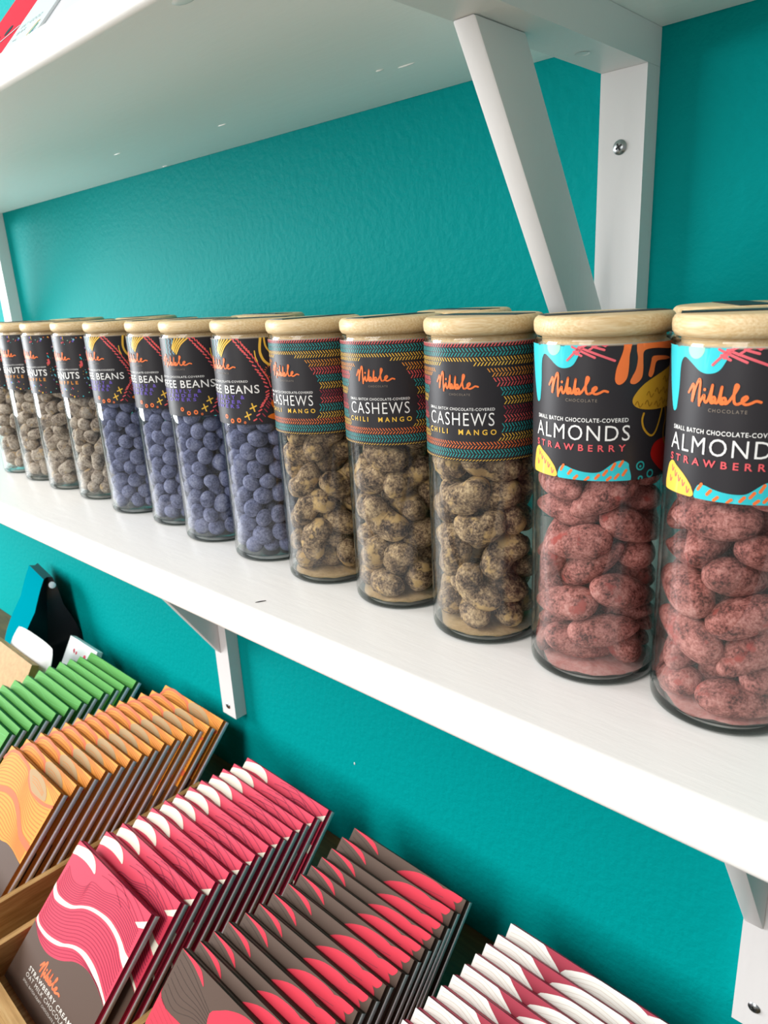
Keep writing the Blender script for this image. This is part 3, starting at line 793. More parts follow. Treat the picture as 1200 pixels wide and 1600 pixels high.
# ------------------------------------------------------------------ nuts and beans in the jars
PK = {'almond1': [[.583,1.49,.534,.978,-.119,.096,-.139,.966],
  [-.083,-1.04,.651,.908,-.086,.152,.381,1.06],
  [-.727,.654,.571,.958,-.081,.013,-.274,.998],
  [1.06,.046,.942,.234,-.269,-.836,.418,1.05],
  [-1.61,-.644,.609,.566,.555,-.291,-.537,.926],
  [1.04,1.25,1.6,.95,.13,.019,-.284,.989],
  [-.132,1.69,2.62,.073,.188,.415,-.887,.96],
  [-.806,-.553,1.6,.453,.17,-.384,-.786,.962],
  [-1.56,.815,2.05,.012,-.513,.57,-.642,.924],
  [1.07,.09,2.16,.029,-.969,-.245,.022,.953],
  [1.04,-1.27,1.69,.941,.183,-.032,.285,.98],
  [-.819,.737,2.93,.315,.361,.264,.837,.996],
  [.794,.543,3.29,.266,.2,-.619,-.712,1.03],
  [-.458,-1.53,2.54,.06,-.102,-.196,.973,1.03],
  [-1.55,-.438,2.62,.359,.442,.606,-.556,.995],
  [1.48,-.552,3.08,.056,-.854,-.486,.177,1.04],
  [.346,-.903,4.13,.942,.036,-.331,.045,1.06],
  [.064,1.54,3.86,.999,-.01,-.027,-.038,.925],
  [1.17,.49,4.53,.025,-.402,-.912,-.074,1.03],
  [-1.04,-1.01,4.56,.596,-.273,.749,-.097,1.1],
  [-1.63,.302,4.1,.228,-.547,.759,-.269,.962],
  [.292,.163,5.33,.705,-.009,-.042,.708,1],
  [.159,-1.72,5.07,.155,.035,.612,-.775,.921],
  [-.86,1.02,5.13,.415,-.213,.174,-.867,1.05],
  [1.14,1.27,5.74,.28,.866,-.078,-.408,.997],
  [-.552,-1.17,6.17,.058,-.051,.32,-.944,.956],
  [-1.18,-.014,6.53,.891,-.203,-.173,-.367,.982],
  [1.56,-.453,5.65,.84,.013,.244,.485,1],
  [.888,-1.35,6.97,.165,-.423,.831,.321,1.02],
  [-.266,.877,6.38,.592,-.594,.388,-.383,1.07],
  [1.15,.111,6.62,.14,.344,-.92,-.122,.935],
  [-.745,-1.47,7.22,.893,.324,-.02,-.31,.965],
  [-1.6,.713,7.39,.439,.27,-.644,-.566,.933],
  [1.46,.671,7.93,.481,.31,.013,.82,.969],
  [.662,-.503,8.38,.06,.171,.886,-.427,1],
  [.565,.925,7.34,.901,.009,.197,.387,.954],
  [-.303,1.73,7.74,.667,-.558,.265,.416,.958],
  [-.059,-1.66,8.12,.058,.058,-.997,-.008,.923]],
      'almond2': [[.572,.95,.535,.958,-.075,-.032,.275,.935],
  [-.17,-1.61,.543,.139,-.982,.125,.016,.975],
  [-1.63,.077,.534,.671,-.091,.082,.731,.949],
  [1.47,-.225,.629,.794,.07,.041,.602,1.1],
  [1.04,-1.26,1.66,.955,.02,-.149,.256,.968],
  [-.663,1.59,.958,.007,.205,-.702,-.682,.977],
  [.777,.567,1.56,.048,-.151,.984,.077,1.02],
  [-.417,-.481,1.17,.649,-.214,.563,.465,.945],
  [-1.34,.327,1.63,.036,-.431,.894,.117,.953],
  [1.42,.372,2.75,.674,-.051,-.157,.72,1.08],
  [.224,-1.55,2.59,.199,.233,.186,-.934,1.1],
  [-.02,.917,2.45,.695,-.07,.017,-.716,1.05],
  [.774,1.34,3.76,.93,.291,-.15,-.164,1.09],
  [-1.53,-.463,2.63,.391,-.407,-.715,.412,1.08],
  [.131,-.093,3.63,.457,-.834,-.3,-.07,1.09],
  [1.53,-.719,3.98,.492,.304,-.464,-.671,.978],
  [-.136,-1.66,3.74,.301,-.922,.041,-.239,.968],
  [-1.08,1.04,3.48,.482,-.441,.709,.264,1.05],
  [1.47,.312,5,.784,.054,-.152,-.6,1.03],
  [-.262,-1.01,4.77,.943,-.152,.119,.27,1.09],
  [-1.65,-.121,4.09,.326,.562,.589,.481,1.05],
  [.528,-.038,5.53,.666,.491,-.167,-.536,.931],
  [1.4,.727,6.21,.832,-.296,.279,-.377,1.08],
  [-.889,.507,4.97,.162,-.174,-.966,-.098,.964],
  [-.234,1.61,5.29,.008,.045,-.552,-.833,1.05],
  [-1.05,-.293,5.88,.204,-.395,.895,-.042,1.04],
  [-.778,1.43,6.53,.086,-.252,.857,.441,1.05],
  [.5,-1.57,5.74,.964,-.212,.125,.099,.948],
  [.838,-.741,6.43,.091,-.98,.169,.053,.928],
  [-.626,.482,7.22,.974,.215,.031,.059,.982],
  [.862,1.37,7.61,.352,.006,-.108,.93,.981],
  [-1.2,-1.02,6.83,.137,.34,.892,.265,1.05],
  [-1.55,-.313,8.08,.192,-.679,.696,.13,1.05],
  [1.62,-.227,7.48,.426,-.686,.382,.449,.977],
  [.518,-.995,7.58,.189,.57,.799,.008,.943],
  [-.41,1.58,8.26,.949,.205,-.142,.193,.946],
  [.023,.214,8.16,.415,.073,.242,-.874,.996],
  [-.593,-1.56,8.18,.845,-.245,.452,-.149,.93]],
      'cashew1': [[.053,1.09,.701,.652,-.305,-.004,-.694,1.06],
  [-.091,-.916,.6,.879,.066,.035,.471,1.17],
  [-1.33,.277,.704,.641,.071,-.197,-.739,1.1],
  [1.55,.279,.846,.421,-.466,-.481,.611,1.16],
  [-.869,-.905,1.65,.834,.113,-.006,.54,1.02],
  [.747,.17,1.86,.074,-.71,.698,-.058,1.09],
  [-.042,1.66,2.03,.254,.347,.49,-.759,1.06],
  [-.952,.554,2.08,.873,-.307,-.225,-.304,1.06],
  [-1.53,-.65,2.72,.35,-.81,.328,-.337,1.02],
  [1.18,-.303,2.93,.155,.968,-.021,-.197,1.05],
  [.549,-1.54,2.02,.676,.471,-.384,.418,1.08],
  [-1.07,.992,3.35,.383,-.274,-.112,-.875,1.1],
  [1.35,.794,3.42,.521,.612,-.591,.075,1.13],
  [.425,-1.44,3.73,.824,.474,-.125,.283,1.13],
  [-1.36,.199,4.71,.012,.736,.66,.149,1.09],
  [.042,.146,4.32,.321,.692,.642,.076,1.15],
  [1.5,-.3,5.03,.431,-.456,.665,-.404,1.17],
  [-.179,1.66,4.75,.873,-.476,.081,.072,1.02],
  [.644,1.46,6.04,.172,-.168,-.859,.452,1.13],
  [-.59,.466,5.79,.183,-.362,-.914,-.007,1.21],
  [-1.49,-.726,5.85,.177,.517,.373,.75,1.06],
  [1.06,-.213,6.29,.267,-.294,.896,.197,1.1],
  [-.186,-1.66,4.99,.224,.298,.428,-.823,1.01],
  [-.532,1.21,7.33,.205,-.949,-.212,-.115,1.16],
  [1.38,.836,7.46,.038,-.619,-.62,.48,1.1],
  [-.421,-.998,6.52,.55,-.144,.28,-.774,1.05],
  [-1.36,-.432,7.38,.798,-.077,-.179,-.57,1.08],
  [1.03,-1.05,7.12,.783,.335,-.245,.464,1.1],
  [.17,-1.42,8.01,.411,-.266,.835,.251,1.13],
  [-.31,.125,8.24,.973,.075,.214,.051,1.17]],
      'cashew2': [[.833,.866,.529,.97,.072,.017,.232,1.03],
  [-.068,-1.3,.836,.205,-.553,.502,-.633,1.07],
  [-1.36,-.35,.536,.84,.063,.04,.538,1.04],
  [1.48,-.514,.875,.573,-.59,-.494,.284,1.21],
  [.675,-.976,2.01,.019,-.96,.262,-.094,1.06],
  [-.663,1.44,.757,.176,.12,-.551,-.807,1.07],
  [.514,1.12,1.78,.137,.236,-.95,-.152,1.12],
  [-.916,-.959,1.91,.718,.112,.538,.427,1.04],
  [-1.5,.283,2.05,.225,.486,-.737,.414,1.05],
  [1.51,.025,2.8,.349,-.472,.071,-.806,1.19],
  [.017,-.962,3.22,.57,-.237,-.339,.71,1.21],
  [-.765,1.41,2.81,.205,-.155,.703,-.663,1.15],
  [.779,1.03,4.11,.965,.2,-.169,-.036,1.2],
  [-1.41,-.532,3.93,.485,-.301,-.783,.249,1.19],
  [-.323,-.741,4.59,.222,-.635,-.739,.037,1.19],
  [1.45,-.299,4.79,.201,-.641,.649,.356,1.08],
  [.925,-1.39,5.22,.265,-.507,.591,.57,1.06],
  [-.864,1.28,4.61,.431,.129,.857,-.25,1.15],
  [.585,.773,5.82,.842,.05,.121,.524,1.13],
  [-.478,-1.24,5.93,.229,.189,.951,-.085,1.2],
  [-1.5,.511,5.96,.377,-.432,.751,-.328,1.16],
  [1.57,-.063,6.44,.648,-.311,.251,-.648,1.02],
  [.177,-.129,7.06,.142,.546,.82,.094,1.19],
  [.347,1.53,6.86,.521,.837,-.167,.015,1.06],
  [-.43,1.28,8.05,.134,.371,.014,-.919,1.15],
  [-1.26,-.577,7.16,.305,-.627,.716,.02,1.15],
  [-.683,-1.18,8.17,.906,.259,.179,-.283,1.16],
  [1.17,-1.06,7.83,.813,.431,.242,.31,1.04],
  [1.24,.498,7.91,.366,-.18,-.413,-.815,1.02],
  [-1.51,.602,8.6,.802,-.266,-.48,.236,1.08]],
      'peanut': [[-.15,1.57,.484,.732,.18,-.098,-.65,.966],
  [-1.73,.144,.529,.769,-.134,-.054,.623,1.06],
  [-.316,-1.01,.494,.508,.108,-.113,-.847,.998],
  [1.39,-.466,.547,.164,-.162,-.564,.793,1.05],
  [-1.07,1.24,.624,.833,.179,-.24,-.464,.926],
  [-1.44,-1.06,.737,.738,.05,.666,-.096,.989],
  [.916,-1.38,.496,.11,.147,.971,-.154,.96],
  [.884,1.36,.476,.749,-.093,.126,-.644,.962],
  [-1.06,-.108,1.28,.22,.808,-.479,-.264,.924],
  [.189,-1.73,1.11,.078,.935,.211,.275,.953],
  [1.68,.516,.662,.002,-.487,-.243,-.839,.98],
  [-.117,1.77,1.5,.095,-.25,-.274,-.924,.996],
  [-.647,-1.24,1.46,.214,.456,-.714,-.486,1.03],
  [-.301,.312,.536,.575,-.798,-.136,.114,1.03],
  [.902,1.24,1.45,.452,-.09,.371,-.806,.995],
  [-1.32,1.05,1.6,.24,.106,-.346,-.901,1.04],
  [.42,-.129,1.24,.566,-.707,-.37,.209,1.06],
  [1.61,.82,1.95,.697,.416,.433,-.392,.925],
  [.641,1.65,2.42,.174,-.019,.755,.632,1.03],
  [-1.53,-.819,2.04,.382,.385,.814,.207,1.1],
  [1.64,-.123,1.53,.158,.27,-.183,.932,.962],
  [-.18,.7,1.61,.733,-.183,.494,.43,1],
  [-.926,.12,2.21,.311,-.158,-.404,.846,.921],
  [-.173,-1.71,2.27,.08,-.883,.229,.402,1.05],
  [.648,.094,2.28,.032,.973,.209,.095,.997],
  [-1.27,1.23,2.58,.497,.156,-.286,-.804,.956],
  [-1,-1.34,3.17,.49,.534,.688,.046,.982],
  [1.13,-1.04,1.51,.397,-.147,-.672,.608,1],
  [-1.24,1.24,3.58,.906,.149,.103,.382,1.02],
  [-1.76,.054,2.98,.557,-.46,.61,-.327,1.07],
  [1.44,-.814,2.57,.842,.348,-.39,-.13,.935],
  [1.79,.076,2.7,.436,-.451,-.485,-.609,.965],
  [-1.61,-.833,3.78,.283,-.785,.428,-.347,.933],
  [.825,-1.57,2.51,.185,-.854,.128,.469,.969],
  [.702,.038,3.32,.569,.813,-.033,.121,1],
  [-.294,1.79,3.06,.331,.332,.699,-.54,.954],
  [.115,-.748,2.77,.263,-.073,.851,.448,.958],
  [1.53,-.697,3.56,.867,-.476,-.071,.127,.923],
  [.013,.828,2.83,.587,.809,.012,-.028,1.05],
  [-.673,-.163,3.31,.371,-.724,.336,-.475,1.1],
  [.109,-1.53,3.54,.062,-.891,.446,-.058,1.04],
  [1.62,.71,3.92,.688,-.474,.547,-.049,1.03],
  [.773,1.34,3.57,.344,.198,-.884,-.247,1.08],
  [-1.38,.236,4.17,.005,-.045,-.123,.991,1.09],
  [1.35,-1.2,4.51,.585,-.446,.613,.289,.922],
  [1.49,-.191,4.49,.166,-.181,.784,.57,1.09],
  [.005,-.074,4.27,.054,.838,-.453,-.3,1.09],
  [-.653,-1.56,4.27,.816,.192,-.361,-.409,.982],
  [.641,.752,4.62,.124,.242,.788,.553,.955],
  [-.668,-.247,5.2,.089,-.25,.964,.032,1.01],
  [-1.55,-.949,4.78,.383,.806,-.414,-.177,.923],
  [.379,-1.46,4.57,.577,.208,.306,.729,1.06],
  [-.199,1.62,4.29,.436,-.386,.812,-.042,1.07],
  [-1.76,.204,5.24,.512,.53,.59,.331,1.04],
  [-.61,-1.39,5.31,.146,.305,-.924,-.178,1.05],
  [1.58,-.623,5.52,.246,.152,-.451,-.844,.958],
  [-1.52,.847,6.06,.155,-.733,-.559,.357,.986],
  [.62,-1.62,5.59,.003,.102,-.416,.904,1.03],
  [1.24,-1.09,6.48,.915,.237,-.326,.016,1.02],
  [.908,1.38,5.43,.984,-.052,.168,-.001,1.08],
  [-1.53,-.792,6.01,.165,-.389,-.906,.027,1.03],
  [.306,-1.59,6.63,.719,-.006,-.35,.6,.96],
  [1.43,.4,5.47,.128,.078,-.839,-.523,1.02],
  [-.954,1.08,4.88,.14,.885,-.427,-.122,1.06],
  [-.624,-1.49,6.33,.547,-.41,.512,-.519,.937],
  [.549,-.405,5.15,.023,.771,.593,-.232,.963],
  [-.369,1.78,5.48,.042,.23,-.756,.611,.95],
  [-.23,.725,5.73,.124,-.129,-.948,.264,1.08],
  [.074,-.412,6.04,.19,-.33,.876,-.296,.973],
  [.264,1.52,6.45,.667,-.296,.17,-.662,1.04],
  [-.269,.289,6.69,.103,.049,.512,-.851,.973],
  [-1.42,-1.14,6.94,.373,-.321,-.576,.653,.931],
  [1.4,1.12,6.29,.897,-.131,.157,-.392,.94],
  [-.783,1.42,6.56,.551,.392,-.611,-.411,1.02],
  [-1.7,.133,6.98,.55,.098,.299,-.774,1.02],
  [.843,-1.53,7.51,.926,-.011,.376,-.03,.971],
  [.634,1.56,7.45,.349,-.332,-.876,.031,1.04],
  [-.672,1.65,7.63,.48,-.851,-.155,-.149,.979],
  [-.375,-1.58,7.34,.837,-.269,-.384,.282,.975],
  [1.52,-.056,6.41,.98,.018,-.039,-.193,1.03],
  [.425,.434,7.62,.556,-.435,-.221,-.673,.933],
  [-.721,-.507,7.24,.083,.469,.256,.841,1.03],
  [1.63,-.54,7.46,.041,-.784,-.567,.249,1.07],
  [1.62,.821,7.21,.683,-.389,.583,-.205,.934],
  [.806,-.825,8.41,.004,-.092,-.996,-.01,1.1],
  [-1.28,-1.19,7.94,.475,-.009,-.168,.864,1.01],
  [1.55,.355,8.06,.051,.992,.041,.109,.946],
  [.466,-.486,7.2,.762,-.311,.369,.432,1.08],
  [-1.55,.796,8.02,.551,.583,.495,.333,1.05],
  [-.218,-1.79,8.37,.044,-.202,-.544,-.813,.948]],
      'bean1': [[.123,1.81,.494,.714,-.101,-.539,-.436,.966],
  [-.519,.39,.48,.41,-.174,.08,.892,1.06],
  [-.638,-.679,.45,.74,.271,-.121,-.603,.998],
  [.32,-.92,.493,.552,-.351,-.114,.748,1.05],
  [1.77,.371,.416,.929,.291,.016,-.226,.926],
  [-.757,1.58,.49,.441,-.303,-.758,.372,.989],
  [-1.57,-1.02,.523,.725,-.25,.636,-.081,.96],
  [-.029,-1.84,.467,.837,.508,-.102,-.176,.962],
  [1.75,-.497,.458,.514,-.744,.426,.043,.924],
  [1.21,1.11,.442,.343,.808,.448,.17,.953],
  [-1.79,-.061,.464,.852,.293,-.204,-.382,.98],
  [-.882,-1.57,.78,.087,.733,-.043,.673,.996],
  [1.25,-1.23,.545,.667,.463,-.571,-.122,1.03],
  [1.77,.104,1.25,.397,-.012,-.328,.857,1.03],
  [-.102,1.06,1.1,.085,-.916,-.367,-.137,.995],
  [-1.16,-.434,1.22,.419,-.651,-.454,.441,1.04],
  [-.17,-1.75,1.42,.907,-.138,.286,.275,1.06],
  [.736,.264,.421,.934,-.22,-.177,-.217,.925],
  [.785,1.6,1.15,.393,-.085,-.9,-.171,1.03],
  [-1.47,.902,.528,.194,.907,-.221,.302,1.1],
  [-.72,.417,1.42,.25,-.184,.697,.647,.962],
  [-.002,-.257,1.13,.423,-.256,.859,.13,1],
  [1.5,1.03,1.31,.11,.264,-.113,-.952,.921],
  [.662,.613,1.53,.401,-.473,-.662,.42,1.05],
  [-1.8,.232,1.39,.796,.467,.371,.102,.997],
  [.799,-1.65,1.28,.034,.481,-.163,-.861,.956],
  [.911,-.374,1.13,.466,.609,.326,.553,.982],
  [1.13,1.44,2.06,.337,.403,.504,.686,1],
  [-1.4,1.11,1.54,.755,-.182,.595,.206,1.02],
  [-1.69,-.55,2.09,.758,-.128,-.472,-.433,1.07],
  [1.66,-.83,1.3,.429,-.143,-.782,-.43,.935],
  [1.71,.642,2.13,.586,.457,.396,-.54,.965],
  [-.696,1.73,1.43,.056,-.342,.32,-.882,.933],
  [-1.79,.315,2.38,.595,.515,-.549,.281,.969],
  [.365,-1.73,2.16,.621,-.3,-.018,-.724,1],
  [1.8,-.279,2.09,.457,-.651,.479,.371,.954],
  [.074,1.79,1.84,.493,-.612,.253,-.564,.958],
  [-1.47,1.1,2.55,.324,-.522,-.036,-.788,.923],
  [-1.09,-1.39,1.73,.155,-.78,.501,-.341,1.05],
  [1.24,-1.19,2.1,.855,.128,-.195,-.463,1.1],
  [.504,1.66,2.79,.463,.509,-.341,-.64,1.04],
  [-.927,1.48,3.11,.592,-.511,.087,-.617,1.03],
  [-1.19,-1.29,2.69,.118,-.495,-.855,-.103,1.08],
  [.098,-1.64,3.1,.405,.57,.644,.311,1.09],
  [1.66,-.759,2.84,.088,.871,-.385,-.292,.922],
  [-.128,1.68,3.58,.726,-.284,.378,-.499,1.09],
  [-.551,-.387,1.99,.123,-.786,-.138,.59,1.09],
  [-.761,-1.67,3.5,.625,.282,-.727,.035,.982],
  [1.02,-1.34,3.04,.139,-.701,-.096,-.693,.955],
  [1.37,1.11,2.94,.037,.218,.135,-.966,1.01],
  [-1.63,.942,3.48,.053,.712,-.361,-.6,.923],
  [-1.46,-.993,3.64,.274,.281,.716,-.577,1.06],
  [.739,-1.63,3.98,.238,.381,-.401,-.798,1.07],
  [1.75,.158,3.04,.375,-.035,.356,.855,1.04],
  [.875,1.5,3.7,.295,-.797,-.525,-.043,1.05],
  [-1.81,-.117,3.49,.878,.135,.287,-.358,.958],
  [-.151,-1.74,4.24,.309,.712,.55,.309,.986],
  [1.54,-.973,3.76,.238,.463,-.137,.843,1.03],
  [1.57,.808,3.84,.669,.738,-.045,.073,1.02],
  [-1.06,1.4,4.1,.974,-.003,.18,.14,1.08],
  [-1,-1.45,4.51,.817,.299,.481,-.113,1.03],
  [1.16,-1.46,4.9,.606,.741,.237,.165,.96],
  [1.76,-.072,4.03,.679,.662,.084,-.307,1.02],
  [.215,1.72,4.49,.111,.656,-.617,-.42,1.06],
  [-1.74,.613,4.31,.202,-.207,.437,-.852,.937],
  [.287,-1.79,5.12,.899,-.033,-.389,.198,.963],
  [.308,-.867,1.75,.128,-.125,-.899,-.399,.95],
  [1.13,1.38,4.75,.385,.507,-.653,.411,1.08],
  [-1.4,1.12,5,.349,.811,-.274,-.381,.973],
  [-1.57,-.695,4.64,.002,.344,-.796,-.498,1.04],
  [1.64,-.681,4.72,.706,.698,-.105,-.06,.973],
  [1.71,.61,4.73,.918,.144,.352,-.114,.931],
  [-.655,1.67,4.89,.819,.091,-.188,-.534,.94],
  [-1.76,.125,5.11,.201,.254,-.75,.577,1.02],
  [-.558,-1.7,5.41,.891,.061,-.389,-.228,1.02],
  [1.55,.948,5.58,.922,.1,-.061,-.369,.971],
  [.178,-.648,2.66,.268,.947,.061,-.168,1.04],
  [-1.65,.739,5.82,.096,.74,-.648,-.151,.979],
  [-1.39,-1.17,5.46,.441,.554,-.363,.606,.975],
  [1.48,-.965,5.64,.898,-.437,-.053,-.009,1.03],
  [-.496,.616,2.95,.372,-.348,.757,-.409,.933],
  [-1,1.48,5.75,.016,.79,.132,-.599,1.03],
  [-1.72,-.375,5.98,.416,-.632,-.556,-.344,1.07],
  [.297,-1.77,6.03,.375,-.345,-.487,.71,.934],
  [1.75,-.026,5.45,.535,.632,.273,-.49,1.1],
  [.078,1.77,5.48,.078,-.703,.634,.312,1.01],
  [-1.8,.356,6.64,.392,.056,.876,-.276,.946],
  [-.523,-1.63,6.42,.444,.394,-.195,-.781,1.08],
  [1.68,-.491,6.43,.865,-.065,-.135,-.479,1.05],
  [1.28,1.27,6.41,.469,-.023,.719,-.513,.948],
  [-1.44,1.21,6.63,.728,-.141,-.59,-.319,.932],
  [-1.35,-1.16,6.48,.649,.11,-.489,-.573,1.02],
  [.903,-.462,3.34,.713,-.494,-.492,-.08,.981],
  [1.7,.517,6.39,.105,-.397,.763,.499,.995],
  [.576,1.78,6.29,.374,-.604,-.501,-.494,.945],
  [-1.7,-.52,7.04,.892,-.148,-.039,-.424,.992],
  [.357,-1.82,6.9,.93,.329,.16,.026,.921],
  [.848,-.144,2.12,.251,-.629,-.693,-.248,.999],
  [-1.08,-.16,2.88,.788,-.049,-.537,.297,1.01],
  [-.764,1.44,7.29,.279,.509,.69,.432,1.02],
  [-.434,1.04,2.07,.467,.29,.502,.668,1.04],
  [1.09,-1.36,6.45,.089,.251,.419,-.868,1.08],
  [1.72,.673,7.39,.803,.19,-.548,.138,.976],
  [-.34,1.68,6.38,.526,.598,-.538,-.276,1.05],
  [-.644,-.246,4.24,.191,-.226,.038,-.954,1.08],
  [.65,-1.68,7.69,.155,.407,-.889,.144,.965],
  [1.86,-.255,7.34,.77,-.122,-.626,-.023,.929],
  [.139,1.77,7.18,.874,-.011,.221,.432,1.01],
  [.689,.435,5.52,.526,.12,-.334,.773,1.1],
  [-1.14,-1.29,7.49,.287,.819,.445,.222,1.08],
  [.346,.59,2.58,.365,.846,.245,.302,1.07],
  [.598,.426,3.56,.651,.456,-.058,.604,1.09],
  [-.474,-.781,3.39,.824,.208,-.524,.058,.998],
  [-1.62,.663,7.55,.546,-.16,-.384,-.727,1.08],
  [-.288,-1.72,7.55,.45,.356,-.362,-.735,.993],
  [1.76,.226,8.26,.417,-.628,.614,.232,1.05],
  [.582,1.72,8.03,.233,.869,.24,.364,.924],
  [-.217,.769,4.05,.602,-.223,.581,.5,.957],
  [-.365,-.825,4.97,.936,.019,.274,-.219,1.02],
  [1.39,-1.06,7.45,.092,-.532,-.513,.668,1.07],
  [1.07,1.4,7.37,.128,-.446,.175,.868,1.07],
  [-.35,1.82,8.1,.019,-.092,-.807,-.584,.971],
  [-1.67,-.362,7.94,.162,.963,-.214,-.017,1.05],
  [.315,-.7,4.13,.461,-.49,-.056,.738,1.09],
  [1.69,-.709,8.39,.076,-.591,.606,.527,.976],
  [.674,-.723,5.04,.552,-.012,.246,-.797,.92],
  [-1.75,.371,8.52,.299,-.083,.934,-.179,.992],
  [.098,-1.81,8.52,.455,.702,-.3,.459,1.04],
  [1.05,-1.48,8.43,.441,-.126,-.15,-.876,.97],
  [1.37,1.12,8.33,.06,-.305,.808,.5,1.01],
  [-1.16,1.32,8.12,.923,.313,-.185,-.127,.994],
  [-1.01,.445,3.71,.225,.524,-.546,-.614,.951],
  [.264,.816,4.81,.134,-.95,.086,.267,.921],
  [.876,.13,4.53,.03,-.652,.612,-.446,1.07],
  [-.188,-.123,5.62,.225,-.194,-.906,.301,1.05],
  [-1.51,-.919,8.74,.157,.648,-.533,-.52,1.04],
  [-.826,-1.53,8.45,.774,-.44,-.177,.42,1.03],
  [-.669,.49,5,.109,-.61,.513,.594,1.06],
  [.72,-.445,5.97,.335,-.83,.204,-.396,.968],
  [-.217,.914,5.79,.191,-.209,-.512,-.811,.947]],
      'bean2': [[.376,1.76,.411,.916,-.149,-.014,.372,.935],
  [-1.3,.413,.429,.077,-.033,.144,.986,.975],
  [-1.16,-1.45,.457,.444,.859,-.225,-.122,.949],
  [.656,-1.58,.486,.494,-.121,.07,.858,1.1],
  [1.77,.077,.427,.1,.984,.109,-.103,.968],
  [-1.12,1.4,.43,.075,.054,-.139,-.986,.977],
  [-1.71,-.516,.479,.34,.429,-.821,-.162,1.02],
  [-.3,-1.77,.459,.647,.437,.354,.514,.945],
  [1.32,-.809,.42,.127,-.895,.422,.065,.953],
  [1.26,1.27,.524,.303,.468,.687,.466,1.08],
  [-1.55,.922,1.2,.21,.364,-.531,-.735,1.1],
  [-1.37,-.911,1.25,.907,.204,.354,-.101,1.05],
  [1.09,-1.33,1.32,.914,-.313,.259,0,1.09],
  [1.69,.529,1.23,.111,-.446,-.802,.383,1.08],
  [-.299,1.73,1.05,.107,.946,.119,.282,1.09],
  [-1.83,-.091,1.36,.574,-.057,-.707,-.41,.978],
  [.215,-1.75,1.29,.334,-.735,.472,-.355,.968],
  [1.72,-.538,1.23,.804,-.189,.561,.051,1.05],
  [.737,1.61,1.27,.618,-.258,.043,.741,1.03],
  [-.798,1.53,1.85,.879,.064,-.117,.458,1.09],
  [-.742,-1.61,1.48,.099,-.872,.363,.313,1.05],
  [.256,-.59,.445,.357,.403,-.842,.03,.931],
  [1.33,1.15,1.98,.149,.958,-.108,-.219,1.08],
  [-.379,1.74,2.73,.461,-.444,-.532,.554,.964],
  [.765,.309,.465,.895,-.13,-.041,.425,1.05],
  [-.705,-.565,.464,.694,-.134,.015,-.707,1.04],
  [-.291,.808,.497,.893,-.033,-.322,.312,1.05],
  [.165,1.84,1.98,.685,.271,.584,-.34,.948],
  [-1.68,.756,2.22,.362,-.534,-.157,-.748,.928],
  [-1.48,-.986,2.22,.737,.443,.018,.51,.982],
  [1.54,-.938,2.11,.313,-.891,-.309,-.113,.981],
  [.675,1.59,2.73,.103,-.808,-.576,-.073,1.05],
  [-1.23,1.29,2.77,.481,-.172,-.403,-.759,1.05],
  [-1.83,-.108,2.38,.544,-.049,.68,.489,.977],
  [-.073,-1.8,2.1,.056,.46,.857,.226,.943],
  [1.56,.591,2.75,.691,.634,.318,-.138,.946],
  [-.809,1.56,3.55,.012,.664,.718,-.211,.996],
  [-.712,.186,1.07,.94,.046,.196,-.276,.93],
  [-.877,-1.6,2.62,.801,-.163,.505,.277,1.03],
  [.805,-1.51,2.37,.6,-.681,.317,-.275,1.1],
  [.129,1.79,3.55,.617,-.61,.497,.026,1.03],
  [.472,.638,1.28,.05,.493,-.057,-.867,.966],
  [-1.52,-.985,3.11,.046,.163,-.165,.972,.926],
  [0,-1.79,2.94,.019,.501,-.848,.174,.963],
  [1.86,-.004,2.09,.515,-.461,.592,-.413,.959],
  [.702,-.349,1.19,.957,.108,-.095,-.251,1.04],
  [-.141,-.001,1.72,.405,-.082,.303,-.859,1.05],
  [-.176,-.853,1.21,.011,.291,-.226,-.93,.929],
  [1.38,-.943,2.99,.434,.352,.281,-.781,.937],
  [1.23,1.25,3.44,.895,.168,.364,-.194,1.09],
  [-1.71,.709,3.51,.395,-.78,-.4,.274,.987],
  [-1.41,-1.14,3.96,.288,.166,-.907,.259,.975],
  [.873,-1.58,3.37,.06,.026,-.943,-.325,1],
  [1.78,.42,3.74,.589,-.014,.764,.264,1.03],
  [.597,1.66,4.46,.247,-.709,.527,.399,1.09],
  [-1.75,-.258,3.63,.402,.579,-.542,.458,1.02],
  [.063,-1.74,3.85,.431,-.463,-.36,.686,.991],
  [1.69,-.632,3.89,.499,-.527,.339,-.598,1.07],
  [1.38,1.13,4.34,.168,.222,-.892,-.356,.924],
  [-.379,1.72,4.4,.581,-.357,.703,-.202,1.01],
  [-.664,-1.69,4.35,.38,-.138,-.161,.9,.968],
  [1.06,-1.38,4.28,.282,-.595,-.701,.274,1.06],
  [1.72,.484,4.76,.341,.296,-.387,.804,.962],
  [.309,.772,2.22,.103,.043,.178,.978,1.04],
  [-1.76,.338,4.33,.161,-.1,-.982,.025,.937],
  [.237,-1.77,4.76,.112,.875,.468,.047,.995],
  [1.67,-.465,4.92,.766,.162,.187,-.593,1.1],
  [.855,1.57,5.97,.594,-.616,-.372,.361,.962],
  [-1.51,.903,5.03,.914,.21,-.298,.178,1.01],
  [-1.22,-1.21,4.93,.227,-.416,.74,-.477,1.06],
  [1.25,-1.29,5.23,.133,.714,.552,.409,.966],
  [1.35,1.16,5.31,.693,-.522,-.46,-.188,.993],
  [-1.3,1.21,4.23,.161,.497,.703,.483,.946],
  [-1.73,-.366,4.91,.44,-.62,-.635,-.139,1.08],
  [-.496,-1.78,5.36,.535,-.768,-.199,-.291,.993],
  [1.71,.342,5.67,.255,.087,.418,-.867,1],
  [-.827,1.58,5.27,.222,.663,-.003,-.715,1.04],
